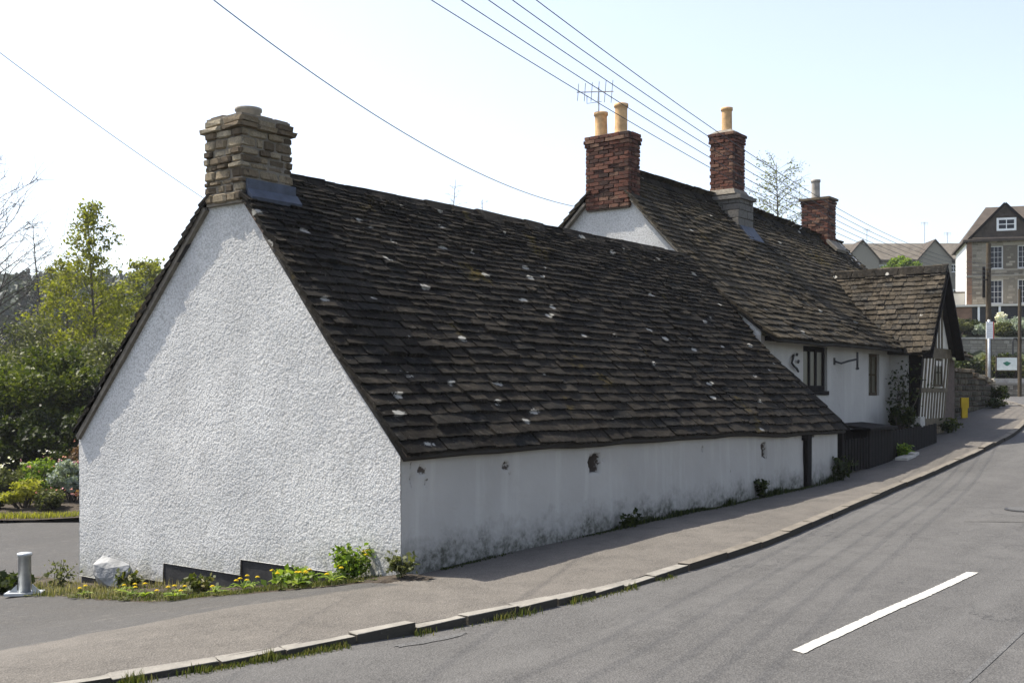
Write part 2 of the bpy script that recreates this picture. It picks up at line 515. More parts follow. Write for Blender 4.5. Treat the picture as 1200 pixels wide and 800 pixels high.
class MB:
    """collects shapes into one mesh"""
    def __init__(s):
        s.v = []; s.f = []
    def add(s, vs, fs):
        o = len(s.v)
        s.v += [tuple(v) for v in vs]
        s.f += [tuple(i + o for i in f) for f in fs]
        return s
    def hexa(s, p):
        return s.add(p, [(0, 3, 2, 1), (4, 5, 6, 7), (0, 1, 5, 4), (1, 2, 6, 5), (2, 3, 7, 6), (3, 0, 4, 7)])
    def box(s, x0, x1, y0, y1, z0, z1):
        return s.hexa([(x0, y0, z0), (x1, y0, z0), (x1, y1, z0), (x0, y1, z0), (x0, y0, z1), (x1, y0, z1), (x1, y1, z1), (x0, y1, z1)])
    def bar(s, a, b, w, h, up=(0, 0, 1)):
        a = Vector(a); b = Vector(b); d = (b - a).normalized()
        side = d.cross(Vector(up))
        if side.length < 1e-4:
            side = d.cross(Vector((1, 0, 0)))
        side.normalize(); u = side.cross(d)
        side *= w / 2; u *= h / 2
        return s.hexa([a - side - u, a + side - u, b + side - u, b - side - u, a - side + u, a + side + u, b + side + u, b - side + u])
    def tube(s, pts, rad, n=6, cap=True):
        pts = [Vector(q) for q in pts]
        if isinstance(rad, (int, float)):
            rad = [rad] * len(pts)
        o = len(s.v)
        ref = Vector((.31, .57, .76))
        for i, q in enumerate(pts):
            d = (pts[min(i + 1, len(pts) - 1)] - pts[max(i - 1, 0)])
            if d.length < 1e-6: d = Vector((0, 0, 1))
            d.normalize()
            a = d.cross(ref)
            if a.length < .05: a = d.cross(Vector((1, 0, 0)))
            a.normalize(); b_ = d.cross(a)
            for k in range(n):
                g = 2 * math.pi * k / n
                s.v.append(tuple(q + (a * math.cos(g) + b_ * math.sin(g)) * rad[i]))
        for i in range(len(pts) - 1):
            for k in range(n):
                k2 = (k + 1) % n
                s.f.append((o + i * n + k, o + i * n + k2, o + (i + 1) * n + k2, o + (i + 1) * n + k))
        if cap:
            s.f.append(tuple(o + k for k in range(n))[::-1])
            s.f.append(tuple(o + (len(pts) - 1) * n + k for k in range(n)))
        return s
    def lathe(s, c, prof, n=16):
        o = len(s.v)
        for r_, z in prof:
            for k in range(n):
                g = 2 * math.pi * k / n
                s.v.append((c[0] + r_ * math.cos(g), c[1] + r_ * math.sin(g), c[2] + z))
        for i in range(len(prof) - 1):
            for k in range(n):
                k2 = (k + 1) % n
                s.f.append((o + i * n + k, o + i * n + k2, o + (i + 1) * n + k2, o + (i + 1) * n + k))
        s.f.append(tuple(o + k for k in range(n))[::-1])
        s.f.append(tuple(o + (len(prof) - 1) * n + k for k in range(n)))
        return s
    def build(s, name, mat, parent=None, smooth=False, M=None):
        v = s.v if M is None else [tuple(M @ Vector(q)) for q in s.v]
        return meshobj(name, v, s.f, mat, parent, smooth)

def jitter_box_mesh(name, mat, j, bevel=.10):
    """a unit block (-.5...5) with worn, chamfered edges and knocked-about corners"""
    bm = bmesh.new(); bmesh.ops.create_cube(bm, size=1.0)
    for v in bm.verts: v.co += Vector((random.uniform(-j, j), random.uniform(-j, j), random.uniform(-j, j)))
    if bevel:
        bmesh.ops.bevel(bm, geom=list(bm.edges), offset=bevel, segments=1, affect='EDGES', profile=.5)
        for v in bm.verts: v.co += Vector((random.uniform(-j, j), random.uniform(-j, j), random.uniform(-j, j))) * .5
    me = bpy.data.meshes.new(name)
    bm.to_mesh(me); bm.free()
    me.materials.append(MATS[mat])
    return me

def block(name, me, loc, size, parent, rz=0.0, tilt=0.0):
    o = bpy.data.objects.new(name, me)
    o.matrix_basis = Matrix.Translation(loc) @ Matrix.Rotation(rz, 4, 'Z') @ Matrix.Rotation(tilt, 4, 'X') @ Matrix.Diagonal((*size, 1))
    return link(o, parent)

# ================================================================== GROUND
def axis(lo, hi, step, far, n):
    g = np.geomspace(step, far, n)
    return np.concatenate([lo - np.cumsum(g)[::-1] / np.sum(g) * far, np.arange(lo, hi + 1e-6, step), hi + np.cumsum(g) / np.sum(g) * far])
xs = axis(-45, 75, 1.5, 1500, 26); ys = axis(-45, 75, 1.5, 1500, 26)
TT, WW = np.meshgrid(xs, ys, indexing='ij')
rad = np.hypot(TT - 10, WW - 2)
ZZ = terrain(TT, WW) - .30 * (1 - ss(46, 56, rad)) + (vnoise(TT * .2, WW * .2, 3) - .5) * .25 * ss(60, 120, rad)
g = fastobj("ground", np.stack([TT, WW, ZZ], -1).reshape(-1, 3), grid_faces(len(xs), len(ys)), "field_grass", smooth=True)
tag(g, kind="structure")

ts = np.concatenate([np.arange(-16, -5, .5), np.arange(-5, 14, .2), np.arange(14, 50.1, .5)])

def strip(name, wa, wb, n, zfun, mat, tt=ts):
    ww = np.linspace(0, 1, n)[None, :]
    T = np.repeat(tt[:, None], n, 1)
    W = wa(tt)[:, None] * (1 - ww) + wb(tt)[:, None] * ww
    o = fastobj(name, np.stack([T, W, zfun(T, W)], -1).reshape(-1, 3), grid_faces(len(tt), n), mat, smooth=True)
    if mat == "pavement_tarmac":
        pk = np.maximum(ss(-.35, .55, W - inner_w(T)) * ss(1.2, -.2, T), ss(2.5, 4.0, W) * (T < 11))
        at_ = o.data.attributes.new("park", 'FLOAT', 'POINT'); at_.data.foreach_set("value", pk.astype(np.float32).ravel())
    return tag(o, kind="structure")

def undulate(T, W, a=.02):
    return (vnoise(T * .9, W * .9, 21) - .5) * a + (vnoise(T * 2.3, W * 2.3, 22) - .5) * a * .5

def road_z(T, W):
    d = np.clip(kerb_w(T) - W, 0, 5)
    return gz(T, np.minimum(W, -1)) - .070 + .010 * np.minimum(d, 2.2) + .03 * ss(-.8, -3.2, T) + undulate(T, W, .012)
def inner_w(t):
    return np.interp(t, [-16, -6, -3.5, -.4, -.1, 10.9, 11.1, 17, 20, 22, 26, 30, 36, 42, 50],
                     [12, 3.0, .6, -.5, .5, .5, .9, 1.2, 1.3, 1.6, 2.6, 4.4, 7.6, 13, 21])
def pave_z(T, W):
    dip = -.035 * np.exp(-((T - .6) / 1.3) ** 2)
    return gz(T, W) + undulate(T, W, .022) + dip
strip("road", lambda t: np.full_like(t, -7.6), lambda t: kerb_w(t) + .02, 26, road_z, "road_tarmac")
strip("pavement", lambda t: kerb_w(t) + .10, inner_w, 12, pave_z, "pavement_tarmac")
strip("car_park", inner_w, lambda t: np.maximum(inner_w(t) + .4, np.full_like(t, 15.5)), 60, pave_z, "pavement_tarmac", ts[ts < 10])
# footway on the viewer's side of the road
strip("far_footway", lambda t: np.full_like(t, -11.0), lambda t: np.full_like(t, -7.55), 8, lambda T, W: gz(T, W * 0 - 3) - .0, "road_tarmac")

# kerb: bedding with separate stones
tt = np.arange(-8, 46, .02); kw = kerb_w(tt)
arc = np.concatenate([[0], np.cumsum(np.hypot(np.diff(tt), np.diff(kw)))])
def kerb_at(s):
    t = float(np.interp(s, arc, tt)); return t, float(kerb_w(t))
kv = []
for s in np.arange(0, arc[-1], .4):
    t, w = kerb_at(s); z = float(gz(t, min(w, 0)))
    kv += [(t, w + .01, z - .30), (t, w + .01, z - .13), (t, w + .12, z - .13), (t, w + .12, z - .30)]
kf = []
for i in range(len(kv) // 4 - 1):
    for k in range(4):
        k2 = (k + 1) % 4
        kf.append((i * 4 + k, i * 4 + 4 + k, i * 4 + 4 + k2, i * 4 + k2))
kerb = tag(meshobj("kerb", kv, kf, "mortar"), kind="structure")
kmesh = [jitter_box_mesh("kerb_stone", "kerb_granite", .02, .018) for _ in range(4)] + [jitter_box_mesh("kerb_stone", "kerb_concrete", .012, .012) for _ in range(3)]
s = 0.0
while s < arc[-1] - 1.2:
    t, w = kerb_at(s)
    ln = random.uniform(.42, .72) if t < 1.5 else random.uniform(.85, .95)
    t1, w1 = kerb_at(s + ln)
    cx, cw = (t + t1) / 2, (w + w1) / 2
    z = float(pave_z(np.array(cx), np.array(min(cw + .1, 0.2))))
    slope = math.atan2(float(gz(t1, min(w1, 0)) - gz(t, min(w, 0))), ln)
    hh = .23
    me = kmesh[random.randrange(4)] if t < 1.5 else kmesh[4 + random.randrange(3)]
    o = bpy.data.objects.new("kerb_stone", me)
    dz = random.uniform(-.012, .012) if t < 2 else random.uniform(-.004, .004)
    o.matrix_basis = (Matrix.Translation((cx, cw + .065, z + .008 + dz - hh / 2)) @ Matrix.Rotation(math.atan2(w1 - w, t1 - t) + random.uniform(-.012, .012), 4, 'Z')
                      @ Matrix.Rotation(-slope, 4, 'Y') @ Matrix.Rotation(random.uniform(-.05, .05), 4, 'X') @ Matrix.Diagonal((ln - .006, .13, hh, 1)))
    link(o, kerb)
    s += ln

# centre-line dash, conforming to the road
def road_patch(name, corners, mat, dz=.004, n=16, wear=0.0):
    (a, b_, c, d) = [np.array(q, float) for q in corners]
    u = np.linspace(0, 1, n)[:, None, None]; v = np.linspace(0, 1, 4)[None, :, None]
    P_ = (a * (1 - u) + b_ * u) * (1 - v) + (d * (1 - u) + c * u) * v
    P_ = P_ + RNG.normal(0, 1, P_.shape) * wear
    Z = road_z(P_[..., 0], P_[..., 1]) + dz
    return fastobj(name, np.concatenate([P_, Z[..., None]], -1).reshape(-1, 3), grid_faces(n, 4), mat)
dash = road_patch("lane_marking", [(-.62, -4.26), (3.2, -4.37), (3.16, -4.27), (-.58, -4.16)], "road_paint", .006, 90, .003)
tag(dash, "white painted centre line dash on the grey road", "road marking")
d2 = road_patch("lane_marking", [(9.2, -4.05), (13.0, -3.8), (12.98, -3.7), (9.18, -3.95)], "road_paint", .006)
tag(d2, "farther white centre line dash at the picture's right edge", "road marking")
# worn seam and sunken patch
tag(road_patch("road_seam", [(-.9, -5.35), (6, -5.1), (6, -5.07), (-.9, -5.31)], "patch_tarmac", .004, 24), kind="structure")
tag(road_patch("road_trench", [(6.9, -3.2), (7.35, -3.3), (8.4, -5.3), (7.9, -5.3)], "road_trench", .004, 24, .01), kind="structure")
# broken edge of old tarmac by the gutter
bp = []
for k in range(26):
    a_ = 2 * math.pi * k / 26; rr_ = 1 + .45 * (float(vnoise(math.cos(a_) * 2.2 + 5, math.sin(a_) * 2.2 + 5, 97)) - .5) + random.uniform(-.12, .12)
    x_, y_ = -1.72 + math.cos(a_) * .34 * rr_, -1.93 + math.sin(a_) * .05 * rr_ - .12 * math.cos(a_) * .4
    bp.append((x_, y_, float(road_z(np.array(x_), np.array(y_))) + .005))
tag(meshobj("road_scar", bp, [tuple(range(26))], "patch_tarmac"), kind="structure")
mc = MB(); c = (8.6, -3.6); z = float(road_z(np.array(c[0]), np.array(c[1])))
mc.lathe((c[0], c[1], z - .03), [(.31, 0), (.31, .036), (.30, .040)], 24)
mh = thing("manhole_cover", (c[0], c[1], z), "round iron manhole cover set in the road", "manhole cover")
mc.build("frame", "iron", mh)
MB().lathe((c[0], c[1], z - .02), [(.27, 0), (.27, .034), (.26, .036)], 24).build("lid", "patch_tarmac", mh)

# ================================================================== SLATES
def slate_variant():
    nt_ = 9
    tail = [(-.5 + i / (nt_ - 1), random.uniform(-.035, .025) + (random.uniform(.0, .07) if i in (0, nt_ - 1) else 0)) for i in range(nt_)]
    head = [(.5, 1.0), (-.5, 1.0)]
    top = [(x, y, random.uniform(-.35, 0)) for x, y in tail] + [(x, y, 0.0) for x, y in head]
    bot = [(x * .98, y + random.uniform(-.02, .05), -1.0) for x, y in tail] + [(x, y, -1.0) for x, y in head]
    n = nt_ + 2
    faces = [tuple(range(n))]
    for k in list(range(nt_)) + [n - 1]:
        k2 = (k + 1) % n
        faces.append((k, n + k, n + k2, k2))
    return np.array(top + bot), faces
SLATES = [slate_variant() for _ in range(16)]

def slate_field(roof, frame, ranges, rows, wfun, mat_each, mat_many, nparts, thick=(.026, .044)):
    """frame(a,s)->(pos, along, up, normal); rows = [(s, exposure)]; ranges(s)->(a0,a1)"""
    items = []
    for ri, (s, ex) in enumerate(rows):
        a0, a1 = ranges(s)
        a = a0 - random.uniform(0, .12)
        while a < a1 - .04:
            wd = random.uniform(*wfun(s))
            wd = min(wd, a1 - a + .03)
            if a < a0:
                jt = random.uniform(-.004, .005); wd -= a0 - a - jt; a = a0 - jt
            wd = max(wd, .07)
            items.append((a + wd / 2, s + random.gauss(0, .006), ex, wd))
            a += wd
    recs = []
    for (a, s, ex, wd) in items:
        p0, al, up, nn = frame(a, s)
        ln = ex * 1.55 + .05
        p1 = frame(a, s + ln)[0]
        th = random.uniform(*thick) * (1.35 if random.random() < .12 else 1)
        tail = p0 + nn * (th * 1.25 + random.uniform(0, .010) + .012)
        head = p1 + nn * .006
        y = (head - tail); L = np.linalg.norm(y); y = y / L
        roll = random.gauss(0, .016)
        x = al * math.cos(roll) + nn * math.sin(roll)
        x = x - y * (x @ y) ; x /= np.linalg.norm(x)
        yaw = random.gauss(0, .014)
        x, y = x * math.cos(yaw) + y * math.sin(yaw), y * math.cos(yaw) - x * math.sin(yaw)
        zz = np.cross(x, y)
        Y = (p0[0] - CAM[0]) * FWD[0] + (p0[1] - CAM[1]) * FWD[1]
        recs.append((wd * ex / Y ** 2, tail, x * (wd - random.uniform(.002, .012)), y * L, zz * th))
    order = sorted(range(len(recs)), key=lambda i: -recs[i][0])
    parts = set(order[:nparts])
    mes = []
    for vs, fs in SLATES:
        me = bpy.data.meshes.new("slate"); me.from_pydata([tuple(v) for v in vs], [], fs); me.materials.append(MATS[mat_each]); mes.append(me)
    V = []; F = []; off = 0
    for i, (sz, tail, x, y, z) in enumerate(recs):
        k = random.randrange(len(SLATES))
        if i in parts:
            o = bpy.data.objects.new("slate", mes[k])
            o.matrix_basis = Matrix(((x[0], y[0], z[0], tail[0]), (x[1], y[1], z[1], tail[1]), (x[2], y[2], z[2], tail[2]), (0, 0, 0, 1)))
            link(o, roof)
        else:
            vs, fs = SLATES[k]
            V.append(vs @ np.stack([x, y, z]) + tail)
            F += [tuple(q + off for q in f) for f in fs]
            off += len(vs)
    if V:
        tag(meshobj("slates", np.concatenate(V), F, mat_many, roof), kind="stuff")
    return recs

def rows_for(length, e0, e1, n):
    e = np.linspace(e0, e1, n); e *= length / e.sum()
    e = e * RNG.uniform(.93, 1.07, n)
    s = np.concatenate([[0], np.cumsum(e)[:-1]])
    return list(zip(s, e))

class Slope:
    """a roof slope along X (dirn=+1: slope faces -Y; -1: faces +Y), profile = [(y,z)...] from eave to ridge"""
    def __init__(self, prof, dirn=1, sag=.035, seed=5, eave_drop=0.0, axis='x', rdrop=None):
        self.rdrop = rdrop
        self.p = np.array(prof, float); d = np.hypot(*np.diff(self.p, axis=0).T)
        self.c = np.concatenate([[0], np.cumsum(d)]); self.len = self.c[-1]
        self.dirn = dirn; self.sag = sag; self.seed = seed; self.drop = eave_drop; self.axis = axis
    def frame(self, a, s):
        sc = s
        i = int(np.clip(np.searchsorted(self.c, sc) - 1, 0, len(self.p) - 2))
        d = self.p[i + 1] - self.p[i]; d = d / np.hypot(*d)
        q = self.p[i] + d * (sc - self.c[i])
        z = q[1] + self.drop * a * (1 - sc / self.len) + (float(vnoise(a * .45, sc * .6, self.seed)) - .5) * self.sag * 2 + (float(vnoise(a * 1.3, sc * 1.5, self.seed + 1)) - .5) * self.sag
        if self.rdrop: z += float(np.interp(a, *self.rdrop)) * sc / self.len
        if self.axis == 'x':
            al = np.array([self.dirn, 0, 0.0]); up = np.array([0, d[0], d[1]]); pos = np.array([a, q[0], z])
        else:
            al = np.array([0, -self.dirn, 0.0]); up = np.array([d[0], 0, d[1]]); pos = np.array([q[0], a, z])
        return pos, al, up, np.cross(al, up)

def roof_board(name, slope, a0f, a1f, parent, lift=-.02, thick=.05, n=24):
    """solid decking under the slates"""
    ss_ = np.linspace(0, slope.len, 9)
    V = []
    for s_ in ss_:
        a0, a1 = a0f(s_), a1f(s_)
        for a in np.linspace(a0, a1, n):
            p, al, up, nn = slope.frame(a, s_)
            V.append(p + nn * lift)
    m = len(V)
    V2 = []
    k = 0
    for s_ in ss_:
        a0, a1 = a0f(s_), a1f(s_)
        for a in np.linspace(a0, a1, n):
            V2.append(V[k] - slope.frame(a, s_)[3] * thick); k += 1
    V = np.array(V + V2)
    f = grid_faces(9, n)
    F = np.concatenate([f[:, ::-1], f + m])
    edge = [(i, i + 1) for i in range(n - 1)] + [((8) * n + i + 1, 8 * n + i) for i in range(n - 1)] + [((i + 1) * n, i * n) for i in range(8)] + [(i * n + n - 1, (i + 1) * n + n - 1) for i in range(8)]
    F = np.concatenate([F, np.array([(a, a + m, b + m, b) for a, b in edge])])
    return fastobj(name, V, F, "roof_board", parent)

# ================================================================== THE LOW OUTBUILDING
barn = thing("outbuilding", (5.5, 2.7, 0), "long low white outbuilding with dark stone slate roof and rubble stone chimney", "building")
RIDGE_W, RIDGE_Z = 2.56, 4.13
# --- gable wall in roughcast, real relief
def gable_top(w):
    return np.where(w < RIDGE_W, 1.13 + w / RIDGE_W * (RIDGE_Z - 1.18), 1.14 + (5.49 - w) / (5.49 - RIDGE_W) * (RIDGE_Z - 1.19))
def gable_bot(w):
    return np.where(w < .75, -.40, np.where(w < 2.36, -.11, np.where(w < 3.75, -.28, np.where(w < 4.5, -.50, -.60))))
def rough(w, z, amp=1.0):
    n = vnoise(w * 42, z * 42, 41) * .75 + vnoise(w * 21, z * 21, 42) * .22 + vnoise(w * 61, z * 61, 43) * .38
    return (np.power(np.clip(n / 1.35, 0, 1), .9)) * .006 * amp + (vnoise(w * .8, z * .8, 44) - .5) * .018 + (vnoise(w * 4, z * 4, 45) - .5) * .004
def rough_wall(name, wcols, nz, bot, top, t0, parent, sign=-1, mat="roughcast", amp=1.0):
    W = np.repeat(wcols[:, None], nz, 1)
    b_ = bot(wcols)[:, None]; t_ = top(wcols)[:, None]
    Z = np.clip(np.linspace(float(b_.min()), float(t_.max()), nz)[None, :], b_, t_)
    T = t0 + sign * rough(W, Z, amp)
    V = np.stack([T, W, Z], -1).reshape(-1, 3)
    n0 = len(V)
    # return edge along the bottom and sides to give thickness
    Vb = V.copy(); Vb[:, 0] = t0 - sign * .25
    nu = len(wcols)
    F = grid_faces(nu, nz)
    bl = [(i * nz, (i + 1) * nz) for i in range(nu - 1)]
    sl = [(j + 1, j) for j in range(nz - 1)]; sr = [((nu - 1) * nz + j, (nu - 1) * nz + j + 1) for j in range(nz - 1)]
    E = np.array([(a, a + n0, b2 + n0, b2) for a, b2 in bl + sr])
    F = np.concatenate([F[:, ::-1] if sign < 0 else F, E])
    o = fastobj(name, np.concatenate([V, Vb]), F, mat, parent, smooth=True)
    hag = (Z - (gz(np.full_like(W, -.1), W))).reshape(-1)
    at = o.data.attributes.new("hag", 'FLOAT', 'POINT'); at.data.foreach_set("value", np.concatenate([hag, hag]).astype(np.float32))
    return o
cols = np.unique(np.concatenate([np.linspace(0, 5.49, 520), [.749, .7501, 2.359, 2.361, 3.749, 3.751, 4.499, 4.501, RIDGE_W]]))
rough_wall("gable_wall", cols, 460, gable_bot, gable_top, 0.0, barn)
# dark tarred plinth behind and below the stepped render
pl = MB()
for w0, w1 in ((.02, 2.36), (2.36, 3.75), (3.75, 5.46)):
    pl.box(.012, .3, w0 + .001, w1 - .001, -1.2, -.02 if w0 < 3 else -.22)
pl.build("plinth", "bitumen", barn)
# --- front wall, limewashed, with missing patches
T0, T1 = .0, 10.95
holes = [(3.33, .84, .10, .09, 1), (3.55, .90, .05, .05, .55), (6.02, .89, .035, .08, .6), (8.02, .80, .07, .085, 1), (9.93, .98, .06, .05, .7),
         (.14, .92, .02, .16, .6), (.28, .93, .06, .06, .6), (.36, .86, .03, .12, .55), (1.63, .90, .07, .05, .65), (1.72, .82, .03, .09, .5), (.85, .93, .06, .03, .5),
         (4.7, .9, .05, .03, .45), (6.9, .55, .03, .05, .45), (9.2, .92, .04, .06, .5)]
ft = np.linspace(T0, T1, 440); nz = 52
FT = np.repeat(ft[:, None], nz, 1)
fb = gz(ft, np.zeros_like(ft)) - .15
ftop = 1.15 - .0045 * ft
FZ = fb[:, None] + (ftop - fb)[:, None] * np.linspace(0, 1, nz)[None, :]
wear = np.zeros_like(FT)
for (ht, hz, rt_, rz_, st) in holes:
    dd = (np.maximum(np.abs(FT - ht) / rt_, np.abs(FZ - hz) / rz_) if st == 1 else np.hypot((FT - ht) / rt_, (FZ - hz) / rz_)) + (vnoise(FT * 14, FZ * 14, 61) - .5) * .7
    wear = np.maximum(wear, st * np.clip(1.35 - dd * .8, 0, 1) ** .6)
FW = (vnoise(FT * .7, FZ * .9, 62) - .5) * .07 + (vnoise(FT * 3, FZ * 3, 63) - .5) * .018 + (vnoise(FT * 9, FZ * 9, 64) - .5) * .006
FW = FW * np.clip(FT / .5, .0, 1) * np.clip((T1 - FT) / .4, 0, 1)
FW = FW + np.where(wear > .5, (wear - .5) * .42, 0)
FV = np.stack([FT, FW, FZ], -1).reshape(-1, 3)
fo = fastobj("front_wall", FV, grid_faces(len(ft), nz), "limewash", barn, smooth=True)
hag = (FZ - gz(FT, FT * 0)).reshape(-1)
a_ = fo.data.attributes.new("hag", 'FLOAT', 'POINT'); a_.data.foreach_set("value", hag.astype(np.float32))
a_ = fo.data.attributes.new("wear", 'FLOAT', 'POINT'); a_.data.foreach_set("value", wear.reshape(-1).astype(np.float32))
MB().box(.02, 10.3, 5.25, 5.49, -1.2, 1.30).build("rear_wall", "limewash_plain", barn)
MB().hexa([(10.65, .06, -.3), (10.95, .02, -.3), (10.34, .95, -.3), (10.04, .95, -.3), (10.65, .06, 1.04), (10.95, .02, 1.04), (10.34, .95, 2.0), (10.04, .95, 2.0)]).build("end_wall", "limewash_plain", barn)

slA = Slope([(-.13, 1.085), (RIDGE_W, RIDGE_Z)], 1, .03, 5, -.004)
slAr = Slope([(5.50, 1.16), (RIDGE_W, RIDGE_Z)], -1, .02, 9, 0)
def a_end(s_):
    w = -.13 + (RIDGE_W + .13) * s_ / slA.len
    return float(np.interp(w, [-.13, .95, 3], [11.08, 10.33, 10.33]))
def a_start(s_, slope, lo):
    y = slope.frame(0, s_)[0][1]
    return .66 if 2.22 < y < 2.93 else lo
roofA = roof_board("roof", slA, lambda s: a_start(s, slA, -.05), lambda s: a_end(s) - .02, barn)
slate_field(roofA, slA.frame, lambda s: (a_start(s + .04, slA, -.085), a_end(s)), rows_for(slA.len, .19, .074, 37), lambda s: (.13 + .09 * (1 - s / 4.3), .27 + .20 * (1 - s / 4.3)), "slate_each", "slate_many", 300)
roofR = roof_board("rear_roof", slAr, lambda s: a_start(s, slAr, -.05), lambda s: 10.3, barn)
slate_field(roofR, slAr.frame, lambda s: (a_start(s + .04, slAr, -.085), 10.3), rows_for(slAr.len, .19, .09, 32), lambda s: (.3, .5), "slate_each", "slate_many", 0)
# ridge stones
rm = []
for k in range(4):
    j = lambda: random.uniform(-.012, .012)
    vs = []
    for x in (-.5, .5):
        vs += [(x, -.15 + j(), -.135 + j()), (x, -.02 + j(), .03 + j()), (x, .02 + j(), .03 + j()), (x, .15 + j(), -.135 + j()), (x, .12, -.16), (x, 0, -.02), (x, -.12, -.16)]
    me = bpy.data.meshes.new("ridge_stone")
    me.from_pydata(vs, [], [(i, i + 7, (i + 1) % 7 + 7, (i + 1) % 7) for i in range(7)] + [tuple(range(7)), tuple(range(13, 6, -1))])
    me.materials.append(MATS["slate_each"]); rm.append(me)
def ridge_run(parent, a0, a1, fn, axis='x', mat=None):
    a = a0
    while a < a1 - .1:
        ln = min(random.uniform(.42, .6), a1 - a)
        o = bpy.data.objects.new("ridge_stone", rm[random.randrange(4)])
        p = fn(a + ln / 2)
        o.matrix_basis = Matrix.Translation(p) @ Matrix.Rotation((0 if axis == 'x' else R(90)) + random.gauss(0, .012), 4, 'Z') @ Matrix.Rotation(random.gauss(0, .01), 4, 'Y') @ Matrix.Diagonal((ln - .012, 1, 1, 1))
        link(o, parent); a += ln
ridge_run(roofA, .64, 10.3, lambda a: Vector((a, RIDGE_W, RIDGE_Z + .035 + (float(vnoise(a * .45, slA.len * .6, 5)) - .5) * .06)))
# mortar fillet under the near verges
MB().bar((-.02, -.10, 1.07), (-.02, RIDGE_W - .33, RIDGE_Z - .42), .05, .05).build("verge_fillet", "mortar_dark", barn)
MB().bar((-.025, 5.46, 1.12), (-.025, RIDGE_W + .36, RIDGE_Z - .42), .06, .06).build("verge_fillet", "mortar", barn)
# --- rubble chimney on the gable
ch = MB().box(-.046, .626, 2.284, 2.886, 3.72, 4.68).build("chimney", "mortar", barn)
smesh = [jitter_box_mesh("stone", "rubble_stone", .06, .16) for _ in range(10)]
def rubble(parent, x0, x1, y0, y1, z0, z1, hmin, hmax, lmin, lmax, depth=.12, mes=smesh, proud=.02, faces="WSEN", zcut=None):
    z = z0
    while z < z1 - .02:
        h = min(random.uniform(hmin, hmax), z1 - z)
        if z1 - z - h < .04: h = z1 - z
        for side in faces:
            if side in "WE":
                a, e = y0, y1
            else:
                a, e = x0, x1
            off = 0 if side in "WE" else 0.0
            q = a
            while q < e - .01:
                l = min(random.uniform(lmin, lmax), e - q)
                if e - q - l < .07: l = e - q
                d = depth + random.uniform(-.01, .01)
                pr_ = random.uniform(-.3, 1) * proud
                c = q + l / 2; zz = z + h / 2
                if zcut is None or zcut(side, c, z):
                    if side == "W": loc, size = (x0 + d / 2 - pr_, c, zz), (d, l - .012, h - .012)
                    elif side == "E": loc, size = (x1 - d / 2 + pr_, c, zz), (d, l - .012, h - .012)
                    elif side == "S": loc, size = (c, y0 + d / 2 - pr_, zz), (l - .012, d, h - .012)
                    else: loc, size = (c, y1 - d / 2 + pr_, zz), (l - .012, d, h - .012)
                    block("stone", random.choice(mes), loc, size, parent, random.gauss(0, .02), random.gauss(0, .02))
                q += l
        z += h
rubble(ch, -.06, .64, 2.27, 2.90, 3.74, 4.52, .05, .13, .09, .27, proud=.03)
cap = MB()
cap_parts = [(-.12, .70, 2.21, 2.96, 4.52, 4.575), (-.08, .66, 2.25, 2.92, 4.58, 4.65), (-.03, .62, 2.30, 2.87, 4.653, 4.70)]
capo = None
cmesh = [jitter_box_mesh("cap_stone", "rubble_stone", .05) for _ in range(5)]
for x0, x1, y0, y1, z0, z1 in cap_parts:
    nx = 3
    for i in range(nx):
        for j_ in range(2):
            xa = x0 + (x1 - x0) * i / nx; xb = x0 + (x1 - x0) * (i + 1) / nx
            ya = y0 + (y1 - y0) * j_ / 2; yb = y0 + (y1 - y0) * (j_ + 1) / 2
            block("cap_stone", random.choice(cmesh), ((xa + xb) / 2, (ya + yb) / 2, (z0 + z1) / 2 + random.uniform(-.008, .008)), (xb - xa - .008, yb - ya - .008, z1 - z0 - .004), ch, random.gauss(0, .03), random.gauss(0, .02))
MB().lathe((.30, 2.60, 4.66), [(.135, 0), (.135, .13), (.15, .14), (.15, .17), (.12, .17), (.12, .02)], 20).build("chimney_pot", "clay_pot_grey", ch, True)
# lead flashing where the stack meets the front slope
fl = MB()
fl.box(-.02, .66, 2.225, 2.25, 3.80, 3.97)
fl.hexa([(-.02, 2.16, 3.72), (.68, 2.16, 3.72), (.68, 2.25, 3.82), (-.02, 2.25, 3.82), (-.02, 2.14, 3.77), (.68, 2.14, 3.77), (.68, 2.23, 3.875), (-.02, 2.23, 3.875)])
fl.build("flashing", "lead", ch)
# downpipe by the far end of the front wall
dp = MB().hexa([(9.54, -.05, .02), (9.70, -.05, .02), (9.70, .03, .02), (9.54, .03, .02), (9.52, -.055, .99), (9.70, -.055, .99), (9.70, .03, .99), (9.52, .03, .99)])
dp.box(9.46, 9.54, -.045, .02, .90, .985)
dp.build("timber_post", "black_timber", barn)

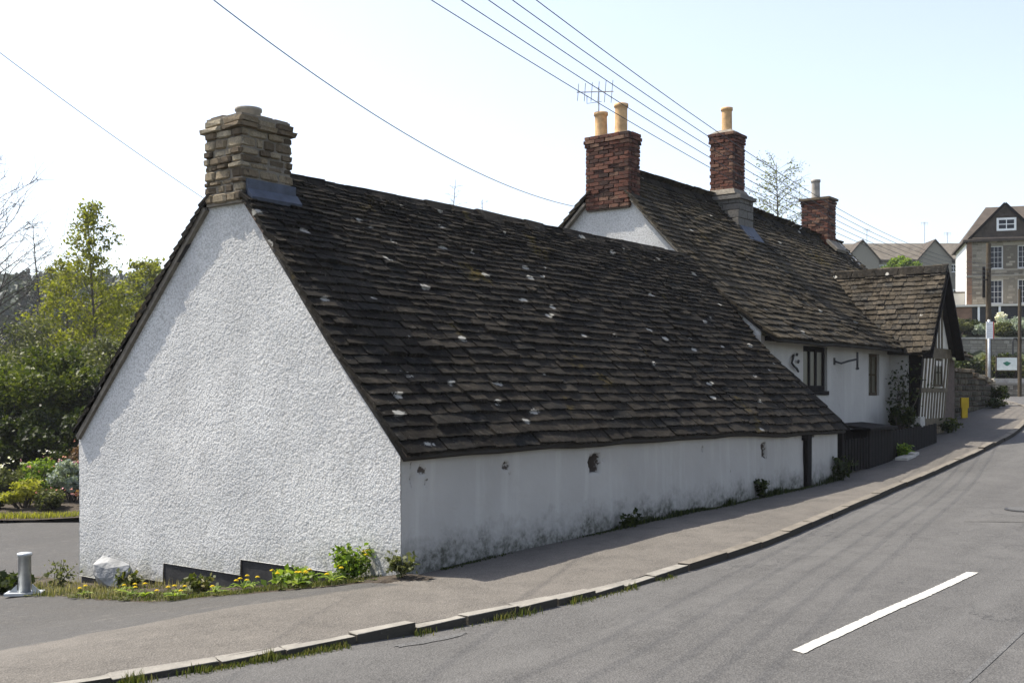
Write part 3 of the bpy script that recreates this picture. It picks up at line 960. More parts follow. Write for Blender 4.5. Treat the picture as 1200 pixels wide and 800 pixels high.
# ================================================================== walls with openings, windows
def wall_mesh(name, length, z0, z1, openings, depth, M, mat, parent, step=None):
    """front face in the local XZ plane facing -Y; openings = [(a0,a1,b0,b1)] get reveals"""
    ca = sorted(set([0, length] + [o[0] for o in openings] + [o[1] for o in openings]))
    cz = sorted(set([z0, z1] + [o[2] for o in openings] + [o[3] for o in openings]))
    mb = MB()
    for i in range(len(ca) - 1):
        for j in range(len(cz) - 1):
            mx, mz = (ca[i] + ca[i + 1]) / 2, (cz[j] + cz[j + 1]) / 2
            if any(o[0] < mx < o[1] and o[2] < mz < o[3] for o in openings):
                continue
            mb.add([(ca[i], 0, cz[j]), (ca[i + 1], 0, cz[j]), (ca[i + 1], 0, cz[j + 1]), (ca[i], 0, cz[j + 1])], [(0, 1, 2, 3)])
    for a0, a1, b0, b1 in openings:
        mb.add([(a0, 0, b0), (a0, 0, b1), (a0, depth, b1), (a0, depth, b0)], [(0, 1, 2, 3)])
        mb.add([(a1, 0, b0), (a1, depth, b0), (a1, depth, b1), (a1, 0, b1)], [(0, 1, 2, 3)])
        mb.add([(a0, 0, b0), (a0, depth, b0), (a1, depth, b0), (a1, 0, b0)], [(0, 1, 2, 3)])
        mb.add([(a0, 0, b1), (a1, 0, b1), (a1, depth, b1), (a0, depth, b1)], [(0, 1, 2, 3)])
    # ends, back
    mb.add([(0, 0, z0), (0, depth + .12, z0), (0, depth + .12, z1), (0, 0, z1)], [(3, 2, 1, 0)])
    mb.add([(length, 0, z0), (length, depth + .12, z0), (length, depth + .12, z1), (length, 0, z1)], [(0, 1, 2, 3)])
    mb.add([(0, 0, z1), (length, 0, z1), (length, depth + .12, z1), (0, depth + .12, z1)], [(0, 1, 2, 3)])
    return mb.build(name, mat, parent, M=M)

def window(parent, a0, a1, b0, b1, depth, M, nx, nz, fmat, gmat, fw=.06, bw=.025, sill=None):
    y = depth - .05
    f = MB()
    f.box(a0 + .002, a0 + fw, y, y + .05, b0 + .002, b1 - .002); f.box(a1 - fw, a1 - .002, y, y + .05, b0 + .002, b1 - .002)
    f.box(a0 + fw, a1 - fw, y, y + .05, b0 + .002, b0 + fw); f.box(a0 + fw, a1 - fw, y, y + .05, b1 - fw, b1 - .002)
    ia0, ia1, ib0, ib1 = a0 + fw, a1 - fw, b0 + fw, b1 - fw
    for i in range(1, nx):
        x = ia0 + (ia1 - ia0) * i / nx; f.box(x - bw / 2, x + bw / 2, y + .004, y + .044, ib0, ib1)
    for j in range(1, nz):
        z = ib0 + (ib1 - ib0) * j / nz; f.box(ia0, ia1, y + .008, y + .04, z - bw / 2, z + bw / 2)
    fo = f.build("window", fmat, parent, M=M)
    me = None
    for i in range(nx):
        for j in range(nz):
            x0 = ia0 + (ia1 - ia0) * i / nx; x1 = ia0 + (ia1 - ia0) * (i + 1) / nx
            z0 = ib0 + (ib1 - ib0) * j / nz; z1 = ib0 + (ib1 - ib0) * (j + 1) / nz
            MB().box(x0, x1, y + .022, y + .028, z0, z1).build("pane", gmat, fo, M=M)
    if sill:
        MB().box(a0 - .05, a1 + .05, -.05, depth - .06, b0 - .07, b0 - .001).build("sill", sill, fo, M=M)
    return fo

# ================================================================== THE OLD HOUSE
house = thing("old_house", (16.2, 4.35, .4), "old white house with brick chimneys, stone slate roof and timbered street wing", "house")
HW, HT0, HT1 = 1.15, 10.35, 22.1
HR_W, HR_Z = 4.27, 5.93
RD = ([10, 14.5, 22.1], [0, 0, -.24])
def hz_front(w):
    return np.interp(w, [.78, 1.9, HR_W], [2.56, 3.47, HR_Z])
def h_top(w):
    return np.where(w < HR_W, hz_front(w) - .03, 2.5 + (7.95 - w) / (7.95 - HR_W) * (HR_Z - 2.53))
rough_wall("gable_wall", np.unique(np.concatenate([np.linspace(1.15, 7.6, 170), [HR_W]])), 150, lambda w: np.full_like(w, 1.6), h_top, HT0 + .02, house, amp=.8)
MB().box(HT0 + .05, HT0 + .3, 1.16, 7.6, -.5, 1.6).build("gable_base", "limewash_plain", house)
Mf = Matrix.Translation((HT0, HW, 0))
ops = [(1.85, 3.03, 1.70, 2.56), (5.32, 5.98, 1.60, 2.50)]
wall_mesh("front_wall", 7.2, -.2, 2.68, ops, .26, Mf, "limewash_plain", house)
MB().box(HT0 + 7.2, HT1 - .31, HW + .02, HW + .3, -.2, 2.6).build('shaded_front_wall', 'mortar_dark', house)  # rest of the house front, coloured dark for shade under the roof overhang
# leaning dark oak window with three lights, and a narrow one
w1 = window(house, 1.86, 3.02, 1.705, 2.555, .10, Mf, 3, 1, "black_timber", "old_glass", .10, .085)
w2 = window(house, 5.33, 5.97, 1.605, 2.495, .10, Mf, 2, 2, "brown_timber", "old_glass", .06, .035)
MB().box(HT0 + 1.8, HT0 + 3.06, HW - .03, HW + .2, 1.62, 1.70).build("window_sill", "black_timber", house)
# eaves board
MB().box(HT0 + .15, 17.0, HW - .14, HW - .01, 2.585, 2.66).build("eaves_board", "black_timber", house)
# iron scroll and hanging bracket on the front wall
b1 = MB()
b1.tube([(11.72, HW - .02, 2.36), (11.62, HW - .05, 2.30), (11.56, HW - .05, 2.22), (11.66, HW - .05, 2.16), (11.78, HW - .05, 2.12), (11.86, HW - .05, 2.06)], .022, 6)
b1.tube([(11.86, HW - .03, 2.25), (11.88, HW - .06, 2.24)], .035, 6); b1.tube([(11.80, HW - .03, 2.38), (11.82, HW - .06, 2.37)], .03, 6)
b1.build("iron_scroll", "iron", house)
b2 = MB()
b2.box(13.70, 13.76, HW - .02, HW + .01, 2.22, 2.36)
b2.tube([(13.73, HW - .02, 2.29), (13.85, HW - .10, 2.25), (14.0, HW - .2, 2.30), (14.2, HW - .3, 2.34)], .02, 6)
b2.tube([(14.2, HW - .3, 2.48), (14.2, HW - .3, 2.14)], .022, 6)
b2.tube([(14.12, HW - .34, 2.15), (14.28, HW - .26, 2.15)], .028, 6)
b2.build("iron_bracket", "iron", house)

slB = Slope([(.78, 2.56), (1.9, 3.47), (HR_W, HR_Z)], 1, .05, 15, rdrop=RD)
slBr = Slope([(7.95, 2.47), (HR_W, HR_Z)], -1, .03, 19, rdrop=RD)
def b_start(s_, slope, lo):
    y = slope.frame(12, s_)[0][1]
    return 10.72 if 3.74 < y < 4.84 else lo
roofB = roof_board("roof", slB, lambda s: b_start(s, slB, HT0 - .06), lambda s: HT1, house, n=40)
slate_field(roofB, slB.frame, lambda s: (b_start(s + .04, slB, HT0 - .10), HT1 + .05), rows_for(slB.len, .20, .105, 30), lambda s: (.16, .38), "slate_house_each", "slate_house_many", 260)
roofBr = roof_board("rear_roof", slBr, lambda s: b_start(s, slBr, HT0 - .06), lambda s: HT1, house)
slate_field(roofBr, slBr.frame, lambda s: (b_start(s + .04, slBr, HT0 - .12), HT1 + .05), rows_for(slBr.len, .22, .12, 26), lambda s: (.3, .5), "slate_house_each", "slate_house_many", 0)
ridge_run(roofB, 10.72, HT1, lambda a: Vector((a, HR_W, HR_Z + .06 + (float(vnoise(a * .45, slB.len * .6, 15)) - .5) * .10 + float(np.interp(a, *RD)))))
MB().bar((HT0 - .05, 7.9, 2.40), (HT0 - .05, HR_W + .52, HR_Z - .60), .10, .05).build("verge_fillet", "mortar", house)
MB().bar((HT0 - .03, 1.9, 3.37), (HT0 - .03, HR_W - .5, HR_Z - .60), .08, .05).build("verge_fillet", "mortar", house)
MB().hexa([(HT1 - .3, 1.2, -.2), (HT1 - .02, 1.2, -.2), (HT1 - .02, 7.6, -.2), (HT1 - .3, 7.6, -.2), (HT1 - .3, 1.2, 2.5), (HT1 - .02, 1.2, 2.5), (HT1 - .02, 7.6, 2.5), (HT1 - .3, 7.6, 2.5)]).build("far_end_wall", "mortar_dark", house)
MB().add([(HT1 - .1, 1.2, 2.5), (HT1 - .1, 7.6, 2.5), (HT1 - .1, HR_W, HR_Z - .1), (HT1 - .25, 1.2, 2.5), (HT1 - .25, 7.6, 2.5), (HT1 - .25, HR_W, HR_Z - .1)], [(0, 1, 2), (5, 4, 3), (0, 2, 5, 3), (1, 4, 5, 2)]).build("far_gable", "limewash_plain", house)

# --- brick stacks
bmesh_ = [jitter_box_mesh("brick", "brick_red", .035, .05) for _ in range(6)]
def brick_stack(x0, x1, y0, y1, z0, z1, corbel, parent, zvis=None):
    core = MB().box(x0 + .02, x1 - .02, y0 + .02, y1 - .02, z0 - .02, z1 - .01).build("chimney", "mortar_dark", parent)
    z = z0; k = 0
    while z < z1 - .03:
        top = z1 - z
        gr = corbel * (1.0 if top < .09 else 1.7 if top < .17 else .8 if top < .25 else 0)
        X0, X1, Y0, Y1 = x0 - gr, x1 + gr, y0 - gr, y1 + gr
        for side in "WSEN":
            a, e = (Y0, Y1) if side in "WE" else (X0 + .1, X1 - .1)
            q = a - (.115 if k % 2 else 0)
            while q < e - .01:
                l = .225
                lo, hi = max(q, a), min(q + l, e)
                if hi - lo > .03:
                    c = (lo + hi) / 2; d = .1; p_ = random.uniform(-.004, .012)
                    zz = z + .0375
                    if side == "W": loc, size = (X0 + d / 2 - p_, c, zz), (d, hi - lo - .012, .064)
                    elif side == "E": loc, size = (X1 - d / 2 + p_, c, zz), (d, hi - lo - .012, .064)
                    elif side == "S": loc, size = (c, Y0 + d / 2 - p_, zz), (hi - lo - .012, d, .064)
                    else: loc, size = (c, Y1 - d / 2 + p_, zz), (hi - lo - .012, d, .064)
                    block("brick", random.choice(bmesh_), loc, size, core, random.gauss(0, .015), random.gauss(0, .015))
                q += l
        z += .075; k += 1
    MB().hexa([(x0 - .0, y0 - .0, z1 - .02), (x1, y0, z1 - .02), (x1, y1, z1 - .02), (x0, y1, z1 - .02), (x0 + .12, y0 + .12, z1 + .06), (x1 - .12, y0 + .12, z1 + .06), (x1 - .12, y1 - .12, z1 + .06), (x0 + .12, y1 - .12, z1 + .06)]).build("flaunching", "mortar", core)
    return core
def pot(x, y, z, h, r, parent, mat="clay_pot", lean=0):
    M = Matrix.Translation((x, y, z)) @ Matrix.Rotation(lean, 4, 'Y')
    prof = [(r * 1.08, 0), (r, .03), (r * .96, h * .8), (r * .98, h - .07), (r * 1.12, h - .06), (r * 1.12, h), (r * .85, h), (r * .8, h * .3)]
    return MB().lathe((0, 0, 0), prof, 20).build("chimney_pot", mat, parent, True, M)
c1 = brick_stack(10.29, 10.70, 3.80, 4.79, 5.20, 6.60, .018, house)
pot(10.53, 4.58, 6.62, .50, .125, c1, lean=R(-1.5)); pot(10.53, 4.13, 6.64, .58, .125, c1, lean=R(1))
c2 = brick_stack(14.55, 15.13, 3.75, 4.33, 6.12, 7.42, .02, house)
pot(14.84, 4.05, 7.42, .58, .12, c2)
MB().hexa([(14.47, 3.67, 6.02), (15.21, 3.67, 6.02), (15.21, 4.41, 6.02), (14.47, 4.41, 6.02), (14.53, 3.73, 6.14), (15.15, 3.73, 6.14), (15.15, 4.35, 6.14), (14.53, 4.35, 6.14)]).build("weathering", "mortar", c2)
sb = MB().box(14.54, 15.16, 3.62, 4.40, 4.7, 6.02).build("chimney_base", "mortar", house)
amesh = []
for _ in range(5):
    me = jitter_box_mesh("stone", "ashlar_grey", .02, .05); amesh.append(me)
rubble(sb, 14.50, 15.20, 3.58, 4.44, 4.95, 6.02, .14, .22, .22, .42, .12, amesh, .006)
MB().box(14.45, 15.25, 3.53, 4.48, 5.90, 5.98).build("string_course", "ashlar_grey", sb)
MB().hexa([(14.52, 3.34, 4.93), (15.2, 3.34, 4.93), (15.2, 3.60, 5.20), (14.52, 3.60, 5.20), (14.52, 3.31, 4.98), (15.2, 3.31, 4.98), (15.2, 3.57, 5.32), (14.52, 3.57, 5.32)]).build("flashing", "lead", sb)
c3 = brick_stack(20.6, 21.15, 4.0, 4.75, 5.55, 6.78, .012, house)
MB().box(20.55, 21.20, 3.95, 4.80, 6.765, 6.83).build("cap_slab", "rubble_stone", c3)
pot(20.86, 4.45, 6.83, .52, .115, c3, "clay_pot_grey")
MB().hexa([(20.5, 3.75, 5.36), (21.2, 3.75, 5.36), (21.2, 4.02, 5.62), (20.5, 4.02, 5.62), (20.5, 3.72, 5.42), (21.2, 3.72, 5.42), (21.2, 4.0, 5.70), (20.5, 4.0, 5.70)]).build("flashing", "mortar", c3)

# --- timber-framed wing towards the street
WT0, WT1, WAP, WW0 = 17.0, 19.1, 18.05, .50
MB().box(WT0 + .01, WT0 + .2, .74, HW, .2, 2.62).build("wing_side_wall", "limewash_plain", house)
MB().hexa([(WT0 + .005, .56, .9), (WT0 + .13, .56, .9), (WT0 + .13, .74, .9), (WT0 + .005, .74, .9), (WT0 + .005, .44, 2.55), (WT0 + .13, .44, 2.55), (WT0 + .13, .73, 2.55), (WT0 + .005, .73, 2.55)]).build("corner_post", "black_timber", house)
m, nt, b = newmat("cream_infill")
p = position(nt)
base(nt, b, ramp(nt, noise_node(nt, p, 3, 5), [(.3, (.50, .47, .40)), (.7, (.66, .63, .56))]), .9, .2)
def wy(z):   # the framed wall leans out a little
    return .60 - (z - .9) * .075
inf = MB()
inf.hexa([(WT0 + .1, wy(.95), .95), (WT1, wy(.95), .95), (WT1, wy(.95) + .2, .95), (WT0 + .1, wy(.95) + .2, .95), (WT0 + .1, wy(2.6), 2.6), (WT1, wy(2.6), 2.6), (WT1, wy(2.6) + .2, 2.6), (WT0 + .1, wy(2.6) + .2, 2.6)])
infill = inf.build("infill_panel", "cream_infill", house)
y2 = wy(2.6)
gi = MB().add([(WT0 + .05, y2, 2.6), (WT1 - .02, y2, 2.6), (WAP, y2, 4.22), (WT0 + .05, y2 + .2, 2.6), (WT1 - .02, y2 + .2, 2.6), (WAP, y2 + .2, 4.22)], [(0, 1, 2), (5, 4, 3), (0, 2, 5, 3), (1, 4, 5, 2), (0, 3, 4, 1)]).build("gable_infill", "cream_infill", house)
def timber(a, b_, w=.10, h=.035, mat="oak_timber"):
    return MB().bar(a, b_, w, h, up=(0, 1, 0)).build("timber", mat, house)
def hz(z, t0=WT0, t1=WT1, w=.15): timber((t0, wy(z), z), (t1, wy(z), z), w, .06)
hz(1.0, w=.16); hz(1.72, w=.10); hz(2.56, WT0 - .06, WT1 + .1, .22)
hz(2.50, WT0 - .1, WT1 + .12, .06)
xs_lo = np.linspace(WT0 + .2, WT1 - .035, 10)
for x in xs_lo: timber((x + random.uniform(-.02, .02), wy(1.07), 1.07), (x + random.uniform(-.02, .02), wy(1.68), 1.68), random.uniform(.065, .095))
for x in np.linspace(WT0 + .2, WT1 - .035, 9):
    if 18.0 < x < 18.62: continue
    timber((x, wy(1.76), 1.76), (x + random.uniform(-.03, .03), wy(2.46), 2.46), random.uniform(.07, .10))
for x in (17.62, 17.84, 18.06, 18.28, 18.5):
    timber((x, y2, 2.66), (x, y2, min(2.62 + (x - WT0) / (WAP - WT0), 2.62 + (WT1 - x) / (WT1 - WAP)) * 1 + 3.9 - 3.62 + .3 * (1 - abs(x - WAP))), .09)
Mw = Matrix.Translation((0, wy(2.1) - .075, 0))
window(house, 18.05, 18.60, 1.80, 2.44, .09, Mw, 2, 2, "brown_timber", "old_glass", .05, .03)
# stone plinth of the wing
plw = MB().box(WT0 + .04, WT1 - .02, .64, 1.15, .2, .91).build("wing_plinth", "mortar_dark", house)
pmesh = [jitter_box_mesh("stone", "rubble_stone", .05) for _ in range(4)]
rubble(plw, WT0, WT1, .58, 1.15, .45, .90, .10, .16, .18, .4, .12, pmesh, .01, "WS")
slW = Slope([(16.80, 2.54), (WAP, 4.46)], 1, .03, 31, axis='y')
slWr = Slope([(19.30, 2.54), (WAP, 4.46)], -1, .02, 33, axis='y')
def w_end(s_):
    z = 2.50 + 1.94 * s_ / slW.len
    return float(np.interp(z, [2.56, 3.47, 5.93], [.78, 1.9, 4.27])) + .22
roofW = roof_board("wing_roof", slW, lambda s: .24, lambda s: max(w_end(s), 1.2), house)
slate_field(roofW, slW.frame, lambda s: (.20, w_end(s)), rows_for(slW.len, .16, .115, 17), lambda s: (.15, .30), "slate_wing_each", "slate_wing_many", 120)
roofW2 = roof_board("wing_far_roof", slWr, lambda s: .24, lambda s: max(w_end(s), 1.2), house)
slate_field(roofW2, slWr.frame, lambda s: (.20, w_end(s)), rows_for(slWr.len, .16, .115, 17), lambda s: (.25, .4), "slate_wing_each", "slate_wing_many", 0)
ridge_run(roofW, .2, 2.95, lambda a: Vector((WAP, a, 4.50)), 'y')
MB().bar((16.82, .27, 2.42), (WAP, .27, 4.35), .05, .20, up=(0, 1, 0)).build("bargeboard", "black_timber", house)
MB().bar((19.28, .27, 2.42), (WAP, .27, 4.35), .05, .20, up=(0, 1, 0)).build("bargeboard", "black_timber", house)

# ================================================================== VEGETATION HELPERS
def leaf_quads(C, size, up=.35, asp=.55, rng=RNG):
    n = len(C)
    nrm = rng.normal(size=(n, 3)); nrm[:, 2] += up * 2
    nrm /= np.linalg.norm(nrm, axis=1)[:, None]
    a = np.cross(nrm, rng.normal(size=(n, 3))); a /= np.linalg.norm(a, axis=1)[:, None] + 1e-9
    b_ = np.cross(nrm, a)
    s = (size * rng.uniform(.6, 1.35, n))[:, None]
    a = a * s * .5; b_ = b_ * s * .5 * asp
    bend = nrm * s * .12
    V = np.stack([C - a - bend, C - b_, C + a - bend, C + b_], 1).reshape(-1, 3)
    return V, np.arange(4 * n).reshape(-1, 4)

def clump_points(centers, radii, n, rng=RNG, shell=.55):
    k = len(centers)
    idx = rng.choice(k, n, p=radii ** 2 / np.sum(radii ** 2))
    d = rng.normal(size=(n, 3)); d /= np.linalg.norm(d, axis=1)[:, None]
    r = radii[idx] * (shell + (1 - shell) * rng.random(n)) ** 1.0 * rng.uniform(.55, 1.08, n)
    return centers[idx] + d * r[:, None] * np.array([1, 1, .8])

def blades(P, h, w, lean=.5, rng=RNG):
    n = len(P)
    ang = rng.uniform(0, 2 * np.pi, n); hh = h * rng.uniform(.45, 1.3, n)
    dx = np.cos(ang); dy = np.sin(ang)
    side = np.stack([-dy, dx, dx * 0], 1) * (w * rng.uniform(.6, 1.3, n))[:, None] * .5
    le = lean * rng.uniform(.1, 1, n) * hh
    mid = P + np.stack([dx * le * .35, dy * le * .35, hh * .6], 1)
    tip = P + np.stack([dx * le, dy * le, hh], 1)
    V = np.stack([P - side, P + side, mid + side * .75, mid - side * .75, tip], 1).reshape(-1, 3)
    b_ = np.arange(n)[:, None] * 5
    q = b_ + np.array([[0, 1, 2, 3]]); t = b_ + np.array([[3, 2, 4, 4]])
    return V, q, b_ + np.array([[3, 2, 4]])

def blade_obj(name, P, h, w, mat, parent=None, lean=.5):
    V, q, t = blades(P, h, w, lean)
    me = bpy.data.meshes.new(name)
    nl = q.size + t.size
    me.vertices.add(len(V)); me.vertices.foreach_set("co", V.astype(np.float32).ravel())
    me.loops.add(nl); me.loops.foreach_set("vertex_index", np.concatenate([q.ravel(), t.ravel()]).astype(np.int32))
    ls = np.concatenate([np.arange(len(q)) * 4, q.size + np.arange(len(t)) * 3]).astype(np.int32)
    me.polygons.add(len(ls)); me.polygons.foreach_set("loop_start", ls)
    me.update(calc_edges=True); me.materials.append(MATS[mat])
    return link(bpy.data.objects.new(name, me), parent)

def grow(mb, tips, p, d, ln, r, lev, maxlev, spread=.6, nkids=(2, 4), up=.15, gravity=0.0, sides=5, taper=.6, lenf=(.6, .85)):
    pts = [p]; rad = [r]
    q = p.copy(); dd = d.copy()
    seg = 4 if lev < 2 else 3
    for i in range(seg):
        dd = (dd + Vector((random.gauss(0, .11), random.gauss(0, .11), random.gauss(0, .07) + up * .3 - gravity * .3))).normalized()
        q = q + dd * ln / seg
        pts.append(q.copy()); rad.append(max(.009, r) * (1 - (1 - taper) * (i + 1) / seg))
    mb.tube(pts, rad, sides if lev < 2 else (4 if lev < 3 else 3), cap=False)
    if lev >= maxlev:
        tips.append((q.copy(), dd.copy()))
        return
    for k in range(random.randint(*nkids)):
        u = random.uniform(.35, 1.0) if k else 1.0
        i = min(int(u * seg), seg - 1); fr = u * seg - i
        base_ = pts[i].lerp(pts[i + 1], min(fr, 1))
        az = random.uniform(0, 2 * math.pi)
        sp = spread * random.uniform(.6, 1.3) if k else spread * .35
        a = dd.cross(Vector((.3, .2, .9))).normalized(); b_ = dd.cross(a)
        nd = (dd + (a * math.cos(az) + b_ * math.sin(az)) * sp + Vector((0, 0, up - gravity))).normalized()
        grow(mb, tips, base_, nd, ln * random.uniform(*lenf), r * taper * random.uniform(.6, .9), lev + 1, maxlev, spread, nkids, up, gravity, sides, taper, lenf)

def branch_tree(name, label, base_, h, trunk, maxlev, bark, leaf=None, lsize=.12, per_tip=10, spreadtip=.35, group=None, cat="tree", stems=1, seed=0, **kw):
    random.seed(zlib.crc32(label.encode()) + seed)
    t = thing(name, base_, label, cat, group)
    mb = MB(); tips = []
    for k in range(stems):
        d = Vector((random.gauss(0, .08 if stems == 1 else .22), random.gauss(0, .08 if stems == 1 else .22), 1)).normalized()
        grow(mb, tips, Vector(base_) + Vector((random.gauss(0, .12) * (stems > 1), random.gauss(0, .12) * (stems > 1), -.2)), d, h * trunk, h * kw.pop("rad", .016) if k == 0 else h * .012, 0, maxlev, **kw)
    top = max(v[2] for v in mb.v)
    f = h / (top - base_[2])
    M = Matrix.Translation(base_) @ Matrix.Scale(f, 4) @ Matrix.Translation(-Vector(base_))
    mb.build("trunk", bark, t, True, M)
    if leaf:
        P = []
        for p, d in tips:
            p = M @ p
            for _ in range(per_tip):
                P.append((p.x + random.gauss(0, spreadtip), p.y + random.gauss(0, spreadtip), p.z + random.gauss(-spreadtip * .3, spreadtip * .8)))
        V, F = leaf_quads(np.array(P), lsize, .1, .6)
        fastobj("crown", V, F, leaf, t)
    return t

def bush(name, label, base_, r, h, leaf, n, lsize, group=None, cat="bush", nclump=26, bark="bark", lumps=.34, bottom=.1):
    """multi-stemmed shrub: stems and a ragged crown of leaf clumps"""
    random.seed(zlib.crc32(label.encode()))
    t = thing(name, base_, label, cat, group)
    base_ = Vector(base_)
    cs = []
    for _ in range(nclump):
        az = random.uniform(0, 2 * math.pi); el = math.asin(random.uniform(-.25, 1)); rr = random.uniform(.45, 1.0)
        cs.append((base_.x + math.cos(az) * math.cos(el) * r * rr * .85, base_.y + math.sin(az) * math.cos(el) * r * rr * .85,
                   base_.z + h * (bottom + (1 - bottom) * (.42 + .50 * math.sin(el) * rr))))
    cs = np.array(cs)
    rad = np.array([random.uniform(.6, 1.25) for _ in cs]) * r * lumps
    V, F = leaf_quads(clump_points(cs, rad, n), lsize, .3, .6)
    V[:, 2] = np.maximum(V[:, 2], base_.z - .02)
    fastobj("crown", V, F, leaf, t)
    mb = MB()
    for c in cs[:: max(1, nclump // 9)]:
        c = Vector(c); m_ = base_.lerp(c, .5) + Vector((random.gauss(0, .1 * r), random.gauss(0, .1 * r), 0))
        mb.tube([base_ + Vector((random.gauss(0, .08 * r), random.gauss(0, .08 * r), -.1)), m_, c], [.03 * r + .008, .018 * r + .005, .006 * r + .002], 5)
    mb.build("trunk", bark, t)
    return t

# ================================================================== VERGE AT THE GABLE FOOT
VE_W = np.array([-.5, -.30, .3, 1.2, 2.1, 3.3, 4.6, 5.7, 6.6])       # outer edge of the verge: w along the gable
VE_T = np.array([-.02, -.16, -.55, -.85, -1.05, -1.12, -1.05, -.85, -.5])
def verge_out(w): return np.interp(w, VE_W, VE_T)
vw = np.linspace(-.42, 6.5, 60); vu = np.linspace(0, 1, 14)
VW_ = np.repeat(vw[:, None], 14, 1)
VT_ = verge_out(vw)[:, None] * vu[None, :] + (.03 - .0 * vu)[None, :] * (1 - vu)[None, :]
VT_ = VT_ + (vnoise(VW_ * 3, VT_ * 3, 71) - .5) * .16 * vu[None, :]
VZ_ = pave_z(VT_, VW_) + .022 * (1 - vu[None, :] ** 2) + .02 * vnoise(VW_ * 6, VT_ * 6, 72) - .012 + .0 * VW_
VZ_[:, -1] -= .05
tag(fastobj("verge_soil", np.stack([VT_, VW_, VZ_], -1).reshape(-1, 3), grid_faces(60, 14)[:, ::-1], "soil", smooth=True), "bare dark soil strip along the white gable foot", "soil", kind="stuff")
def verge_pts(n, lo=-.5, hi=6.4, bias=1.0):
    w = RNG.uniform(lo, hi, n); u = RNG.random(n) ** bias
    t = verge_out(w) * u
    keep = vnoise(w * 2.2, t * 2.2, 73) > .30
    w, t = w[keep], t[keep]
    return np.stack([t, w, pave_z(t, w) + .01], 1)
tag(blade_obj("verge_grass", verge_pts(9000, .2, 6.3, .75), .042, .007, "leaf_grass"), "short rough grass growing along the gable foot", "grass", kind="stuff")
tag(blade_obj("dry_grass", verge_pts(1500, 3.2, 6.3), .09, .006, "dry_grass"), "dry straw coloured grass by the gable's left corner", "grass", kind="stuff")

def rosette(mb, c, n, l, w, rise=.5):
    """arching strap leaves, each folded along its middle"""
    for k in range(n):
        az = random.uniform(0, 2 * math.pi); L = l * random.uniform(.6, 1.15); W = w * random.uniform(.7, 1.2); ri = rise * random.uniform(.5, 1.4)
        d = Vector((math.cos(az), math.sin(az), 0)); s_ = Vector((-d.y, d.x, 0))
        pts = [Vector(c) + d * L * u + Vector((0, 0, L * ri * (u - u * u * .75))) for u in (0, .3, .65, 1)]
        ws = [.25, .8, 1.0, .05]
        vs = []
        for q, ww in zip(pts, ws):
            vs += [q - s_ * W * ww * .5 + Vector((0, 0, W * ww * .18)), q, q + s_ * W * ww * .5 + Vector((0, 0, W * ww * .18))]
        fs = []
        for i in range(3):
            fs += [(i * 3, i * 3 + 1, i * 3 + 4, i * 3 + 3), (i * 3 + 1, i * 3 + 2, i * 3 + 5, i * 3 + 4)]
        mb.add(vs, fs)

def flower_head(mb, c, r, n=14):
    c = Vector(c)
    for ring, (rr, zz) in enumerate(((1, 0), (.65, .25))):
        for k in range(n):
            a0 = 2 * math.pi * k / n + ring * .2
            p = Vector((math.cos(a0), math.sin(a0), 0)); s_ = Vector((-p.y, p.x, 0)) * r * .22
            z0 = Vector((0, 0, r * zz))
            mb.add([c + z0, c + p * r * rr * .6 - s_ + z0 * 1.2 + Vector((0, 0, r * .12)), c + p * r * rr + z0 * 1.1, c + p * r * rr * .6 + s_ + z0 * 1.2 + Vector((0, 0, r * .12))], [(0, 1, 2, 3)])

def dandelion(t, w, label, nl=10, nf=1, size=1.0, leaf="leaf_fresh", group="yellow dandelions in the verge"):
    z = float(gz(t, w)) + .03
    o = thing("dandelion", (t, w, z), label, "dandelion", group)
    mb = MB(); rosette(mb, (t, w, z), nl, .17 * size, .045 * size, .75); mb.build("leaves", leaf, o)
    for k in range(nf):
        x, y = t + random.gauss(0, .06 * size), w + random.gauss(0, .06 * size); h = random.uniform(.06, .14) * size
        st = MB().tube([(t, w, z), ((x + t) / 2, (y + w) / 2, z + h * .6), (x, y, z + h)], .004, 5).build("stem", leaf, o)
        fh = MB(); flower_head(fh, (x, y, z + h), .027); fh.build("flower_head", "petal_yellow", st)
    return o
for k, (t, w, lab, nl, nf, sz) in enumerate([
        (-.62, 1.55, "dandelion with a cluster of yellow heads in front of the dark plinth's right half", 12, 3, 1.1),
        (-.80, 1.75, "dandelion at the verge edge left of the tall leafy weed", 10, 1, 1.0),
        (-.45, 1.15, "dandelion just left of the tall leafy weed by the gable corner", 12, 2, 1.1),
        (-.62, .75, "low dandelion at the pavement edge below the tall leafy weed", 10, 2, 1.0),
        (-.30, .62, "dandelion among the tall leafy weed's leaves", 10, 1, 1.0),
        (-.92, 2.75, "dandelion in the grass below the step in the dark plinth", 9, 2, .9),
        (-.85, 3.1, "dandelion with two heads right of the pale rock at the verge edge", 9, 2, .9),
        (-.70, 3.5, "small dandelion nearest the pale rock on its right", 8, 1, .8)]):
    dandelion(t, w, lab, nl, nf, sz)

